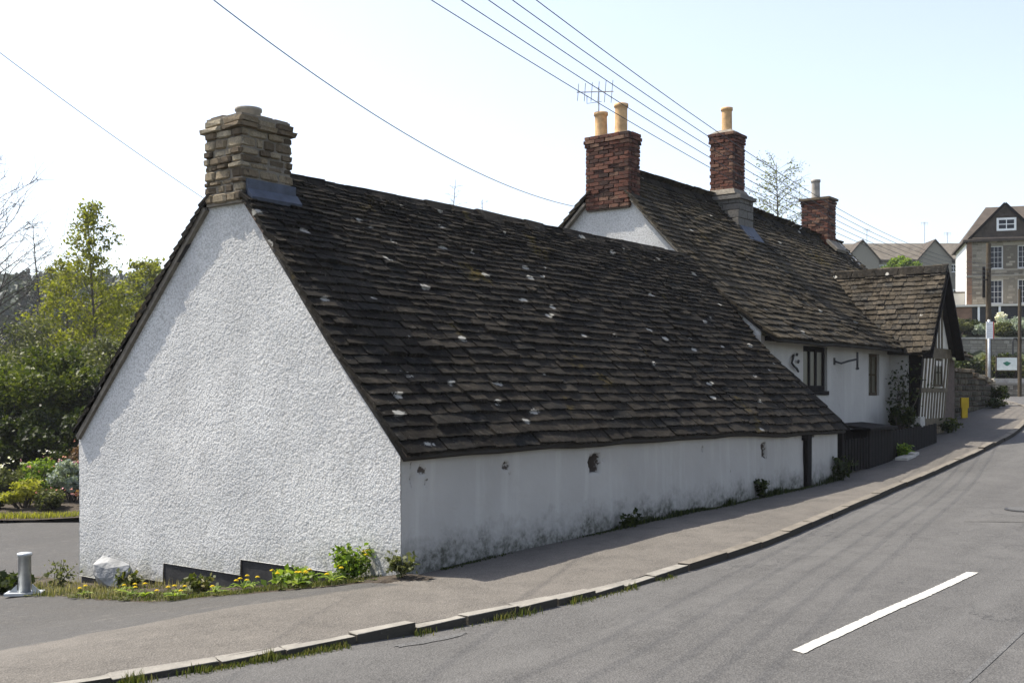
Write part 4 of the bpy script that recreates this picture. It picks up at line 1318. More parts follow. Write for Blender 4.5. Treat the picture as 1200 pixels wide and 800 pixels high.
def leafy_weed(name, t, w, h, r, n, leaf, lab, nl=8, lsize=.09, flowers=0):
    z = float(gz(t, w)) + .02
    o = thing(name, (t, w, z), lab, "weed")
    st = MB(); P = []
    for k in range(nl):
        q = Vector((t + random.gauss(0, r * .45), w + random.gauss(0, r * .45), z + h * random.uniform(.45, 1)))
        st.tube([(t + random.gauss(0, r * .15), w + random.gauss(0, r * .15), z - .03), ((q.x + t) / 2, (q.y + w) / 2, z + (q.z - z) * .6), q], [.006, .005, .003], 5)
        for _ in range(n // nl):
            u = random.uniform(.15, 1.02)
            P.append((t + (q.x - t) * u + random.gauss(0, r * .28), w + (q.y - w) * u + random.gauss(0, r * .28), z + (q.z - z) * u + random.gauss(0, .02)))
    s_ = st.build("stems", leaf, o)
    V, F = leaf_quads(np.array(P), lsize, .4, .7); V[:, 2] = np.maximum(V[:, 2], z - .02)
    fastobj("leaves", V, F, leaf, o)
    for k in range(flowers):
        p = random.choice(P)
        fh = MB(); flower_head(fh, (p[0], p[1], p[2] + .04), .027); fh.build("flower_head", "petal_yellow", o)
    return o
leafy_weed("tall_weed", -.18, .48, .29, .19, 620, "leaf_fresh", "tallest bright green leafy weed against the gable's right corner", 10, .06, 7)
leafy_weed("weed_clump", -.45, 1.0, .17, .26, 300, "leaf_fresh", "low bright green weed clump left of the tallest weed", 8, .07, 6)
leafy_weed("weed_clump", -.12, -.12, .20, .16, 160, "leaf_olive", "small olive weed right at the building's front corner", 7, .06)
leafy_weed("weed_clump", -.85, 5.75, .20, .32, 320, "leaf_dark", "dark green leafy weed between the bollard and the gable", 9, .11)
leafy_weed("weed_clump", -.35, 5.35, .34, .22, 150, "leaf_olive", "straggly weed at the gable's left corner beside the pale rock", 9, .05)
leafy_weed("weed_clump", -.35, 3.95, .20, .18, 150, "leaf_grass", "green weed squeezed between the pale rock and the dark plinth", 7, .07)
leafy_weed("weed_clump", -.40, 2.5, .18, .2, 170, "leaf_grass", "leafy weed under the dark plinth's step", 7, .07)
leafy_weed("wall_weed", 7.75, -.07, .32, .12, 170, "leaf_dark", "taller dark weed against the low front wall under the farther hole", 6, .07)
leafy_weed("wall_weed", 3.9, -.10, .20, .13, 110, "leaf_dark", "dark weed at the front wall foot near the nearer hole", 6, .06)
leafy_weed("wall_weed", 10.75, -.15, .38, .2, 200, "leaf_dark", "dark weed at the far corner of the low front wall", 7, .08)
mbw = MB()
for k in range(170):
    w = random.uniform(.1, 6.2); t = float(verge_out(w)) * random.uniform(.45, 1.03)
    rosette(mbw, (t, w, float(pave_z(np.array(t), np.array(w))) + .01), random.randint(4, 8), random.uniform(.04, .10), random.uniform(.014, .03), random.uniform(.3, .9))
tag(mbw.build("verge_weeds", "leaf_grass"), "tangle of low leafy weeds in the verge at the gable foot", "weeds", kind="stuff")
for t, w, lab in ((-.95, 2.2, "dandelion at the verge edge under the middle of the gable"), (-.72, 2.45, "dandelion in the middle of the verge under the gable's centre"), (-1.0, 3.75, "dandelion at the verge edge in front of the pale rock"), (-.35, 1.75, "dandelion close against the dark plinth's right half"), (-.55, .35, "dandelion at the pavement edge nearest the building's front corner")):
    dandelion(t, w, lab, 8, 2, .85)
# damp growth along the wall foot and in the gutter
tq = RNG.uniform(.5, 10.9, 5200); kp = vnoise(tq * 1.1, tq * 0, 81) + (tq > 5) * .12 + RNG.normal(0, .13, len(tq)) > .45; tq = tq[kp]
wq = -.02 - np.abs(RNG.normal(0, .05, len(tq)))
tag(blade_obj("wall_foot_grass", np.stack([tq, wq, pave_z(tq, wq) - .005], 1), .02 + .10 * vnoise(tq * 3.1, tq * 0, 84) ** 2, .012, "leaf_dark"), "dark grass and moss along the low front wall's foot", "grass", kind="stuff")
tq = np.concatenate([RNG.uniform(-4.6, -1.9, 2600), RNG.uniform(-1.7, 1.5, 900), RNG.normal(-1.35, .12, 350)])
kp = vnoise(tq * 2.9, tq * 0, 83) + RNG.normal(0, .1, len(tq)) > .56; tq = tq[kp]
wq = kerb_w(tq) - .01 - np.abs(RNG.normal(0, .045, len(tq)))
tag(blade_obj("gutter_grass", np.stack([tq, wq, road_z(tq, wq) - .004], 1), .02 + .07 * vnoise(tq * 6, tq * 0, 85) ** 2, .009, "leaf_grass"), "tufts of grass growing in the gutter along the kerb", "grass", kind="stuff")

# pale rock at the gable foot
bm = bmesh.new(); bmesh.ops.create_icosphere(bm, subdivisions=2, radius=1)
rv = random.Random(5)
planes = [Vector((rv.gauss(0, 1), rv.gauss(0, 1), rv.gauss(0, .8))).normalized() for _ in range(9)]
for v in bm.verts:
    f = 1.0
    for pn in planes:
        dpn = v.co.dot(pn)
        if dpn > .62: v.co -= pn * (dpn - .62)
    v.co += Vector((rv.gauss(0, .02), rv.gauss(0, .02), rv.gauss(0, .02)))
rt_, rw_ = -.36, 4.25
for v in bm.verts: v.co = Vector((rt_ + v.co.x * .25, rw_ + v.co.y * .32, float(gz(rt_, rw_)) + .16 + v.co.z * .27))
me = bpy.data.meshes.new("rock"); bm.to_mesh(me); bm.free()
simple("pale_rock", (.25, .255, .255), .9, .3, 5, .9, .04, 10)
me.materials.append(MATS["pale_rock"])
tag(link(bpy.data.objects.new("rock", me)), "pale faceted rock lying against the white gable", "rock")

# squat metal parking bollard
bt, bw_ = -.98, 5.0; bzz = float(gz(bt, bw_)) + .012
bo = thing("bollard", (bt, bw_, bzz), "squat grey metal bollard on a base plate in the car park", "bollard")
Mb = Matrix.Translation((bt, bw_, bzz)) @ Matrix.Rotation(HEAD - R(80), 4, 'Z')
MB().lathe((0, 0, .03), [(.07, 0), (.07, .41), (.082, .415), (.082, .445), (.07, .45)], 24).build("post", "galvanised", bo, True, Mb)
MB().box(-.20, .20, -.11, .11, 0, .03).build("base_plate", "galvanised", bo, M=Mb)
for s_ in (-1, 1):
    MB().add([(s_ * .08, -.012, .03), (s_ * .17, -.012, .03), (s_ * .08, -.012, .12), (s_ * .08, .012, .03), (s_ * .17, .012, .03), (s_ * .08, .012, .12)], [(0, 1, 2), (5, 4, 3), (0, 2, 5, 3), (1, 4, 5, 2), (0, 3, 4, 1)]).build("gusset", "galvanised", bo, M=Mb)

# ================================================================== FLOWER BED BEYOND THE CAR PARK
bx = np.linspace(-18, 2, 40); by = np.linspace(21.6, 31, 24)
BX, BY = np.meshgrid(bx, by, indexing='ij')
BT = CAM[0] + BY * FWD[0] + BX * RGT[0]; BW = CAM[1] + BY * FWD[1] + BX * RGT[1]
BZ = gz(BT, BW) + .05 + .12 * ss(21.6, 23, BY) + vnoise(BX * 2, BY * 2, 91) * .06
tag(fastobj("flower_bed", np.stack([BT, BW, BZ], -1).reshape(-1, 3), grid_faces(40, 24)[:, ::-1], "soil", smooth=True), "dark soil of the flower bed beyond the car park", "flower bed", kind="stuff")
n = 7000
ex, ey = RNG.uniform(-13, -4, n), RNG.uniform(21.7, 22.3, n)
et, ew = CAM[0] + ey * FWD[0] + ex * RGT[0], CAM[1] + ey * FWD[1] + ex * RGT[1]
tag(blade_obj("bed_edge_grass", np.stack([et, ew, gz(et, ew) + .07], 1), .10, .014, "leaf_yellowish"), "yellow green grass strip edging the flower bed", "grass", kind="stuff")
BED = [(-11.6, 22.9, .45, .45, "leaf_fresh", None, "low fresh green clump at the bed's left front"),
       (-10.85, 22.8, .40, .40, "leaf_dark", "petal_purple", "low dark plant with purple flowers at the bed's front edge"),
       (-10.1, 22.9, .50, .62, "leaf_yellowish", None, "rounded yellow green shrub in the middle of the bed's front"),
       (-9.4, 22.7, .42, .42, "leaf_olive", "petal_pink", "olive plant with pink flowers beside the gable corner"),
       (-8.7, 22.9, .5, .6, "leaf_bronze", None, "bronze leaved shrub half hidden by the gable"),
       (-11.9, 23.9, .55, .85, "leaf_bronze", "petal_pink", "reddish shrub with pink blossoms at the bed's left"),
       (-11.0, 24.1, .55, 1.0, "leaf_olive", "petal_white", "olive shrub topped with white blossoms"),
       (-10.2, 24.2, .6, 1.05, "leaf_fresh", "petal_pink", "green shrub with scattered pink blossoms behind the rounded shrub"),
       (-9.4, 23.8, .5, .95, "leaf_silver", "petal_pink", "grey green plant with pale pink flowers at the bed's right"),
       (-9.0, 24.4, .45, 1.35, "leaf_yellowish", None, "upright yellow green shrub tallest in the bed near the gable"),
       (-12.6, 23.2, .5, .6, "leaf_dark", "petal_white", "dark shrub with white flowers at the picture's left edge"),
       (-10.7, 25.4, .7, 1.2, "leaf_dark", "petal_white", "tall dark shrub at the back of the flower bed"),
       (-9.8, 25.6, .6, 1.3, "leaf_bronze", "petal_pink", "tall reddish shrub at the back of the flower bed")]
for X, Y, r, h, lf, fl_, lab in BED:
    p = from_cam(X, Y); p.z = float(gz(p.x, p.y)) + .15
    o = bush("garden_plant", lab, p, r, h, lf, 1500, .085, None, "plant", 14, "twig", .42, .0)
    if fl_:
        cs = np.array([(p.x + random.gauss(0, r * .5), p.y + random.gauss(0, r * .5), p.z + h * random.uniform(.6, 1.02)) for _ in range(16)])
        V, F = leaf_quads(clump_points(cs, np.full(len(cs), .05), 34), .055, .6, .9)
        fastobj("blossom", V, F, fl_, o)

# ================================================================== TREES ON THE LEFT
def at(px, Y, z=None):
    return from_cam((px - 600) / 1300.0 * Y, Y, z)
SCR = [(-45, 30, 2.4, 4.7, "leaf_elder", "dark leafy thicket bush cut by the picture's left edge"),
       (10, 28.5, 2.0, 4.2, "leaf_elder", "sunlit green elder bush at the left behind the flower bed"),
       (62, 30, 2.1, 4.0, "leaf_elder", "green elder bush below the tall birch"),
       (112, 30.5, 1.9, 3.5, "leaf_dark", "dark green bush touching the gable's left corner"),
       (35, 27.2, 1.5, 2.5, "leaf_dark", "low very dark bush right behind the flower bed's left half"),
       (92, 27.5, 1.5, 2.4, "leaf_dark", "low very dark bush behind the flower bed near the gable"),
       (150, 36, 2.4, 4.4, "leaf_olive", "olive bush seen just over the gable's left slope"),
       (-20, 27, 1.6, 2.7, "leaf_dark", "low dark bush at the picture's left edge behind the bed"),
       (30, 38, 2.6, 5.2, "leaf_olive", "taller olive thicket behind the sunlit elder bush")]
for px, Y, r, h, lf, lab in SCR:
    p = at(px, Y); p.z -= .3
    bush("thicket_bush", lab, p, r, h, lf, 20000, .12, "thicket beyond the flower bed", "bush", 46, "bark", .30, .0)
def spire_tree(name, label, base_, h, r, leaf=None, lsize=.1, nb=46, per=26, bark="bark", lo=.18, shape=.75, droop=.1, trunk_r=.011, cat="tree", minr=.008):
    """one leading stem with side branches all the way up, twigs and leaves on the outer half of each"""
    random.seed(zlib.crc32(label.encode()))
    t = thing(name, base_, label, cat)
    base_ = Vector(base_); mb = MB(); P = []
    lean = Vector((random.gauss(0, .03), random.gauss(0, .03), 0)) * h
    def stem(u): return base_ + Vector((0, 0, h * u)) + lean * u * u + Vector((math.sin(u * 5) * .02 * h, math.cos(u * 4) * .015 * h, 0))
    mb.tube([stem(u) - (Vector((0, 0, .3)) if u == 0 else Vector()) for u in np.linspace(0, 1, 12)], [max(minr, h * trunk_r * (1 - .93 * u)) for u in np.linspace(0, 1, 12)], 6)
    for k in range(nb):
        u = lo + (.98 - lo) * (k + random.random()) / nb
        az = k * 2.4 + random.uniform(-.5, .5)
        prof = min(1, (1 - u) * 1.25 + .10) ** shape * min(1, .45 + (u - lo) * 2.2)
        L = r * prof * random.uniform(.65, 1.15)
        d = Vector((math.cos(az), math.sin(az), random.uniform(.5, 1.0)))
        p0 = stem(u); pts = [p0]
        for i in range(4):
            d = (d.normalized() + Vector((random.gauss(0, .12), random.gauss(0, .12), -droop))).normalized(); pts.append(pts[-1] + d * L / 4)
        r0 = max(minr, h * trunk_r * .35 * (1 - .8 * u))
        mb.tube(pts, [r0, r0 * .75, max(minr * .8, r0 * .5), minr * .7, minr * .5], 4, cap=False)
        for j in range(7):
            i = random.choice((1, 1, 2, 2, 3, 3)); q0 = pts[i].lerp(pts[i + 1], random.random())
            dd = (d + Vector((random.gauss(0, .7), random.gauss(0, .7), random.gauss(.1, .4)))).normalized(); l2 = L * random.uniform(.22, .48)
            q1 = q0 + dd * l2 * .5; q2 = q1 + (dd + Vector((0, 0, -droop * 3))).normalized() * l2 * .5
            mb.tube([q0, q1, q2], [minr * .7, minr * .6, minr * .4], 3, cap=False)
            for _ in range(per // 7):
                c = q0.lerp(q2, random.random()); P.append((c.x + random.gauss(0, .10), c.y + random.gauss(0, .10), c.z + random.gauss(-.05, .12)))
    mb.build("trunk", bark, t, True)
    if leaf and P:
        V, F = leaf_quads(np.array(P), lsize, .1, .6); fastobj("crown", V, F, leaf, t)
    return t
p = at(106, 41); p.z -= .3
spire_tree("birch_tree", "tall slender birch with sparse fresh leaves left of the gable", p, 9.4, 2.3, "leaf_birch", .13, 64, 84, "bark", .22, .8)
p = at(76, 43); p.z -= .3
spire_tree("young_birch_tree", "leafier yellow green young tree left of the tall birch", p, 7.3, 2.1, "leaf_birch", .14, 52, 112, "bark", .12, .6)
p = at(134, 45); p.z -= .3
spire_tree("young_birch_tree", "yellow green young tree between the tall birch and the gable slope", p, 6.4, 2.1, "leaf_birch", .14, 48, 105, "bark", .12, .6)
p = at(172, 62); p.z -= .3
spire_tree("sallow_tree", "yellow green tree close over the gable's left slope", p, 7.8, 2.8, "leaf_birch", .20, 50, 112, "bark", .12, .55)
p = at(-8, 50); p.z -= .3
spire_tree("bare_tree", "large bare tree reaching in from the picture's left edge", p, 12.2, 5.2, None, nb=70, bark="twig", lo=.28, shape=.45, droop=.03, trunk_r=.016, minr=.017)
p = at(46, 56); p.z -= .3
spire_tree("bare_tree", "thin bare tree between the left edge and the birch", p, 10.4, 2.5, None, nb=46, bark="twig", lo=.3, minr=.014)
# trees whose tops show over the roofs
p = at(908, 47, .5)
spire_tree("ash_tree", "nearly bare tree behind the house right of the middle chimney", p, 10.8, 2.3, "leaf_birch", .085, 120, 28, "bark_pale", .35, .5, minr=.010)
p = at(521, 60, .5)
spire_tree("bare_tree", "bare treetop just showing over the outbuilding's ridge", p, 12.6, 2.2, None, nb=40, bark="twig", lo=.5, minr=.008)
p = at(567, 62, .5)
spire_tree("bare_tree", "small bare treetop showing over the ridge nearer the brick chimney", p, 11.9, 1.6, None, nb=40, bark="twig", lo=.5, minr=.008)
# wooded hillside far behind, one mass
Vs = []; nt_ = 1250
for k in range(nt_):
    Y = random.uniform(150, 360); X = Y * random.uniform(-.62, .02)
    p = from_cam(X, Y)
    hh = random.uniform(6, 10.5); rr = random.uniform(2.0, 3.6)
    con = random.random() < .45
    m_ = 130
    u = RNG.random(m_); az = RNG.uniform(0, 2 * np.pi, m_)
    prof = (1 - u) if con else np.sqrt(np.clip(1 - (2 * u - 1) ** 2, 0, 1))
    rr2 = rr * (.55 if con else 1) * prof * RNG.uniform(.5, 1.05, m_)
    Vs.append(np.stack([p.x + np.cos(az) * rr2, p.y + np.sin(az) * rr2, p.z - .5 + hh * (.08 + .92 * u)], 1))
V, F = leaf_quads(np.concatenate(Vs), 1.25, .3, .7)
tag(fastobj("far_wood", V, F, "leaf_far"), "dark wooded hillside far behind the birch", "wood", kind="stuff")

# ================================================================== IN FRONT OF THE OLD HOUSE
def plank(a, b_, w, th, parent, name="board", mat="black_timber", y=(0, 1, 0)):
    return MB().bar(a, b_, w, th, up=y).build(name, mat, parent)
g0 = float(gz(11.9, 0))
gate = thing("picket_gate", (11.9, .03, g0), "low black picket gate between the outbuilding and the dark bin store", "gate")
for k in range(9):
    x = 11.30 + k * .145; zb = float(gz(x, 0)) + .04
    plank((x, .03, zb), (x, .03, .84 + random.uniform(-.015, .015)), .09, .022, gate, "picket")
for z in (.35, .72): plank((11.24, .055, z), (12.52, .055, z), .07, .03, gate, "rail", y=(0, 1, 0))
store = thing("bin_store", (13.2, .3, .3), "black boarded bin store with sloping lid in front of the white house", "bin store")
MB().box(12.58, 13.86, .06, .60, .0, .97).build("carcass", "black_timber", store)
for k in range(8):
    x = 12.60 + k * .162
    plank((x + .075, .045, float(gz(x, 0)) - .02), (x + .075, .045, .96), .148, .024, store)
for k in range(4):
    plank((12.565, .12 + k * .14, .1), (12.565, .12 + k * .14, .96), .128, .024, store, y=(1, 0, 0))
MB().hexa([(12.42, -.05, .97), (13.95, -.05, .97), (13.95, .66, 1.04), (12.42, .66, 1.04), (12.42, -.05, 1.02), (13.95, -.05, 1.02), (13.95, .66, 1.09), (12.42, .66, 1.09)]).build("lid", "black_timber", store)
fence = thing("boarded_fence", (15.3, .12, .5), "low black boarded fence in front of the house's timbered wing", "fence")
for k in range(17):
    x = 14.02 + k * .172; zb = float(gz(x, .1)) - .03
    plank((x, .10, zb), (x, .10, .93 + .02 * (x - 14) + random.uniform(-.02, .02)), .155, .022, fence)
plank((13.95, .13, .62), (16.95, .13, .80), .07, .03, fence, "rail")
# post at the outbuilding's far corner
pz = float(gz(11.15, .05))
tag(MB().bar((11.16, .02, pz - .1), (11.16, .02, .98), .09, .09).build("gate_post", "black_timber"), "black gate post against the outbuilding's far corner", "post")
# climbing plant on the wing's side wall
c0 = Vector((16.72, .82, .62))
cl = thing("climbing_plant", c0, "dark climbing shrub growing up the wing's white side wall", "climbing plant")
mb = MB(); P = []
for k in range(7):
    pts = [c0 + Vector((random.gauss(0, .05), random.gauss(0, .05), -.05))]
    for i in range(5):
        pts.append(pts[-1] + Vector((random.gauss(.02, .04), random.gauss(0, .09), random.uniform(.18, .36))))
    mb.tube(pts, [.02, .017, .014, .011, .008, .004], 5)
    for q in pts[2:]:
        for _ in range(14): P.append((q.x + random.gauss(-.02, .07), q.y + random.gauss(0, .14), min(q.z + random.gauss(0, .13), 2.42)))
mb.build("stems", "bark", cl)
V, F = leaf_quads(np.array(P), .085, .2, .6); fastobj("leaves", V, F, "leaf_dark", cl)
bush("evergreen_shrub", "dark evergreen shrub behind the black boarded fence", (16.2, .62, .50), .42, .95, "leaf_dark", 1600, .07, None, "shrub", 14)
tag(MB().box(16.62, 16.92, .36, .58, .90, 1.14).build("stone_block", "pale_stone"), "small pale stone block beside the wing's dark corner post", "block")
sl = MB()
for x0, x1, y0, y1 in ((13.85, 14.45, -.26, -.02), (14.5, 14.85, -.20, -.02)):
    z0 = float(gz(x0, -.1)) + .012; z1 = float(gz(x1, -.1)) + .012
    o = MB().hexa([(x0, y0, z0 - .03), (x1, y0 + .03, z1 - .03), (x1, y1, z1 - .03), (x0, y1, z0 - .03), (x0, y0, z0 + .045), (x1, y0 + .03, z1 + .04), (x1, y1, z1 + .045), (x0, y1, z0 + .045)])
    tag(o.build("paving_slab", "pale_stone"), "pale stone slab, the larger, on the pavement before the fence" if x0 < 14 else "pale stone slab, the smaller, on the pavement before the fence", "slab")
leafy_weed("weed_clump", 14.35, .0, .24, .22, 260, "leaf_fresh", "bright green weed growing on the pale slabs before the fence", 8, .08)
leafy_weed("weed_clump", 18.9, .40, .34, .22, 240, "leaf_dark", "dark green weed at the foot of the timbered gable", 8, .08)
leafy_weed("weed_clump", 19.6, .55, .26, .25, 240, "leaf_grass", "grassy weed at the pavement edge past the timbered gable", 8, .07)

# television aerial on the gable chimney
ta = thing("television_aerial", (10.5, 4.62, 6.55), "television aerial on a thin mast by the twin chimney pots", "aerial")
MB().tube([(10.5, 4.62, 6.45), (10.5, 4.62, 7.62)], .016, 6).build("mast", "aluminium", ta)
MB().tube([(10.72, 4.42, 7.55), (10.18, 4.92, 7.50)], .011, 5).build("boom", "aluminium", ta)
for k in range(6):
    u = k / 5; c = Vector((10.70, 4.44, 7.55)).lerp(Vector((10.20, 4.90, 7.50)), u); l = .20 - .05 * u
    MB().tube([c + Vector((.3 * l, .3 * l, -l)), c + Vector((-.3 * l, -.3 * l, l))], .007, 4).build("element", "aluminium", ta)
MB().tube([(10.60, 4.62, 7.36), (10.36, 4.80, 7.30), (10.24, 4.72, 7.42)], .008, 4).build("arm", "aluminium", ta)

# ================================================================== UP THE STREET
# curved garden wall beyond the house
A_, B_ = Vector((22.3, 1.35, 0)), Vector((28.0, 1.72, 0))
gw = thing("garden_wall", (25, 1.6, 1.05), "dark rubble garden wall with a pale coping past the timbered wing", "wall")
def wall_pt(s, off=0.0):
    p = A_.lerp(B_, s); return Vector((p.x, p.y + off + .25 * math.sin(s * math.pi) * -.2, 0))
def top_z(s): return 2.20 if s < .42 else float(np.interp(s, [.42, .46, .7, 1.0], [2.18, 2.12, 2.06, 1.88]))
core = MB()
for k in range(16):
    s0, s1 = k / 16, (k + 1) / 16
    a, b_ = wall_pt(s0, .04), wall_pt(s1, .04); c, d = wall_pt(s1, .36), wall_pt(s0, .36)
    za, zb = top_z(s0 + .001) - .03, top_z(s1 - .001) - .03
    core.hexa([(a.x, a.y, .6), (b_.x, b_.y, .6), (c.x, c.y, .6), (d.x, d.y, .6), (a.x, a.y, za), (b_.x, b_.y, zb), (c.x, c.y, zb), (d.x, d.y, za)])
core = core.build("wall_core", "mortar_dark", gw)
wmesh = [jitter_box_mesh("stone", "mossy_stone", .07, .16) for _ in range(6)]
z = .75
while z < 2.15:
    h = random.uniform(.10, .19); s = 0.0
    while s < 1:
        l = random.uniform(.035, .075)
        if z + h < top_z(min(s + l / 2, 1)) + .02 and z + h > float(gz(wall_pt(s).x, 1.3)) - .05:
            p = wall_pt(s + l / 2)
            block("stone", random.choice(wmesh), (p.x, p.y + .08, z + h / 2), (l * 5.7 - .02, .18, h - .02), core, random.gauss(.065, .03), random.gauss(0, .04))
        s += l
    z += h
for k in range(5):
    s0 = k * .084; p = wall_pt(s0 + .042, .18)
    block("coping_stone", random.choice(cmesh), (p.x, p.y, 2.255), (.46, .48, .10), core, random.gauss(.065, .02))
for k in range(7):
    s0 = .44 + k * .08; p = wall_pt(s0 + .04, .18)
    block("coping_stone", random.choice(cmesh), (p.x, p.y, top_z(s0 + .04) + .03), (.43, .46, .12), core, random.gauss(.065, .03), random.gauss(0, .05))
bush("ivy_bush", "dark ivy mass smothering the garden wall's far end", (27.6, 1.55, 1.12), .45, .75, "leaf_dark", 1800, .07, None, "ivy", 14)
leafy_weed("weed_clump", 26.2, 1.25, .3, .35, 260, "leaf_dark", "dark weed along the garden wall's foot", 8, .09)
# yellow hydrant marker
q = at(1130, 29.2); q.z = float(gz(q.x, q.y))
hy = thing("hydrant_marker", q, "short yellow marker post in front of the dark garden wall", "marker post")
simple("marker_yellow", (.50, .33, .012), .6, .12, 6, .1, .004, 30)
Mh = Matrix.Translation(q) @ Matrix.Rotation(HEAD - R(90), 4, 'Z')
MB().box(-.075, .075, -.04, .04, -.1, .36).build("post", "marker_yellow", hy, M=Mh)
MB().box(-.10, .10, -.055, .035, .26, .53).build("plate", "marker_yellow", hy, M=Mh)


def cammat(px, Y, rot=0.0, z=None):
    """local axes: x to the viewer's right, y away from the viewer"""
    p = at(px, Y, z)
    return Matrix.Translation(p) @ Matrix.Rotation(HEAD - R(90) + rot, 4, 'Z'), p

def joined_blocks(name, M, x0, x1, z0, z1, y, mat, parent, hmin, hmax, lmin, lmax, depth=.1):
    mb = MB(); z = z0
    while z < z1 - .03:
        h = min(random.uniform(hmin, hmax), z1 - z); x = x0
        while x < x1 - .02:
            l = min(random.uniform(lmin, lmax), x1 - x)
            yo = y - random.uniform(0, .025)
            mb.box(x + .008, x + l - .008, yo, y + depth, z + .008, z + h - .008)
            x += l
        z += h
    return tag(mb.build(name, mat, parent, M=M), kind="stuff")
masonry("far_stone", island, [(0, (.13, .115, .09)), (.5, (.235, .21, .165)), (1, (.34, .31, .25))], blotamt=.4)
masonry("far_stone_grey", island, [(0, (.17, .155, .13)), (.5, (.25, .23, .19)), (1, (.33, .305, .255))], blotamt=.35)
simple("sash_paint", (.56, .56, .54), .6, .1, 3, 0)
simple("far_tiles", (.062, .050, .040), .9, .3, 2.5, .4, .03, 9)
simple("far_tiles_grey", (.115, .10, .08), .9, .3, 2.0, .4, .03, 9)
simple("cream_render", (.62, .58, .50), .9, .08, 1.0, .2, .01, 20)
simple("white_render", (.82, .82, .80), .9, .06, 1.0, .2, .01, 20)
simple("far_brick", (.20, .12, .08), .9, .25, 3.0, .3, .01, 20)

# low roadside wall with trough and notice board
M_, p = cammat(1188, 50, 0, 1.5)
lw = thing("low_wall", p, "low stone wall across the road's far side under the notice board", "wall")
MB().box(-1.2, 1.6, .04, .36, -.4, .50).build("wall_core", "mortar_dark", lw, M=M_)
joined_blocks("stonework", M_, -1.22, 1.62, -.2, .46, .03, "far_stone", lw, .09, .15, .15, .35)
MB().box(-1.26, 1.66, .0, .40, .47, .56).build("coping", "far_stone_grey", lw, M=M_)
M_, p = cammat(1184, 51.2, 0, 2.02)
MB().box(-.85, .75, -.2, .2, .0, .26).build("stone_trough", "pale_stone", None, M=M_)
tag(bpy.context.scene.objects["stone_trough"], "pale stone trough on the low wall below the notice board", "trough")
M_, p = cammat(1180, 51.6, R(-6), 2.0)
nb = thing("notice_board", p, "white notice board with a green map on two posts", "notice board")
MB().box(-.50, .50, 0, .06, .62, 1.30).build("frame", "brown_timber", nb, M=M_)
simple("poster_paper", (.62, .66, .62), .6, .12, 7, 0)
simple("map_green", (.03, .16, .10), .6, .3, 5, 0)
po = MB().box(-.45, .45, -.006, 0, .67, 1.25).build("poster", "poster_paper", nb, M=M_)
mg = MB(); pts = [(.16 * (1 + .25 * math.sin(3 * a)) * math.cos(a), -.008, .97 + .09 * (1 + .2 * math.cos(4 * a)) * math.sin(a)) for a in np.linspace(0, 2 * math.pi, 18)[:-1]]
mg.add(pts, [tuple(range(17))]); mg.build("map_print", "map_green", po, M=M_)
for x in (-.44, .44): MB().box(x - .04, x + .04, .065, .13, -.3, 1.34).build("post", "black_timber", nb, M=M_)
for px, Y, r, h, lf, lab in [(1126, 53, 1.2, 1.5, "leaf_dark", "dark hedge bush just right of the wing's roof edge"), (1150, 53.4, 1.2, 1.45, "leaf_olive", "olive hedge bush behind the sign post"),
                             (1176, 53.6, 1.2, 1.4, "leaf_dark", "dark hedge bush behind the notice board"), (1201, 53.4, 1.2, 1.45, "leaf_olive", "olive hedge bush at the picture's right edge")]:
    p = at(px, Y); p.z -= .1
    bush("hedge_bush", lab, p, r, h, lf, 5000, .16, "hedge below the stone houses", "hedge", 26, "bark", .34, .0)
M_, p = cammat(1160, 62.5, 0, 4.0)
rw = thing("retaining_wall", p, "grey retaining wall above the hedge, below the silver bushes", "wall")
MB().box(-3.2, 3.4, .04, .5, -1.2, .62).build("wall_core", "mortar_dark", rw, M=M_)
joined_blocks("stonework", M_, -3.2, 3.4, -.8, .60, .03, "far_stone_grey", rw, .14, .22, .25, .55)
MB().box(-3.25, 3.45, -.02, .5, .625, .72).build("coping", "pale_stone", rw, M=M_)
for px, Y, r, h, lf, lab in [(1120, 65.5, .9, 1.3, "leaf_olive", "olive garden bush left of the telegraph pole above the retaining wall"), (1138, 66, .95, 1.35, "leaf_dark", "dark garden bush beside the telegraph pole above the retaining wall"),
                             (1150, 65, .5, .9, "leaf_silver", "small blue green bush right at the telegraph pole"), (1174, 65.6, .75, 1.0, "leaf_olive", "olive bush under the yellow white shrub"),
                             (1186, 66, .95, 1.45, "leaf_silver", "silver leaved bush right of the telegraph pole"), (1200, 65.5, .9, 1.3, "leaf_silver", "silver leaved bush at the picture's right edge"),
                             (1171, 67, .5, 1.9, "petal_white", "upright white blossoming shrub before the stone house")]:
    p = at(px, Y); p.z = 4.75
    bush("garden_bush", lab, p, r, h, lf, 2600, .12, "bushes above the retaining wall", "bush", 18, "bark", .36, .0)

# --- tall stone house
Ms, p = cammat(1133, 70, R(-16), 6.0)
sh = thing("stone_house", p, "tall grey stone house with white sash windows and tile hung gable", "house")
HWID = 9.0; EV = 5.15
wins = [(1.32, 2.12, 3.35, 4.80), (2.95, 3.75, 3.35, 4.80), (1.32, 2.12, 1.15, 2.68), (2.95, 3.75, 1.15, 2.68), (5.2, 6.0, 3.35, 4.80), (5.2, 6.0, 1.15, 2.68)]
wins = [(a - .0, b_ - .0, c, d) for a, b_, c, d in wins]
wall_mesh("front_wall", HWID, -1.2, EV, wins, .16, Ms, "far_stone", sh)
joined_blocks("quoins", Ms, .0, .30, -1.0, EV - .1, -.012, "far_brick", sh, .2, .3, .30, .31, .02)
mbs = MB(); zz = .9
for a, b_, c, d in wins: window(sh, a, b_, c, d, .14, Ms, 3, 4, "sash_paint", "glass", .075, .02, "pale_stone")
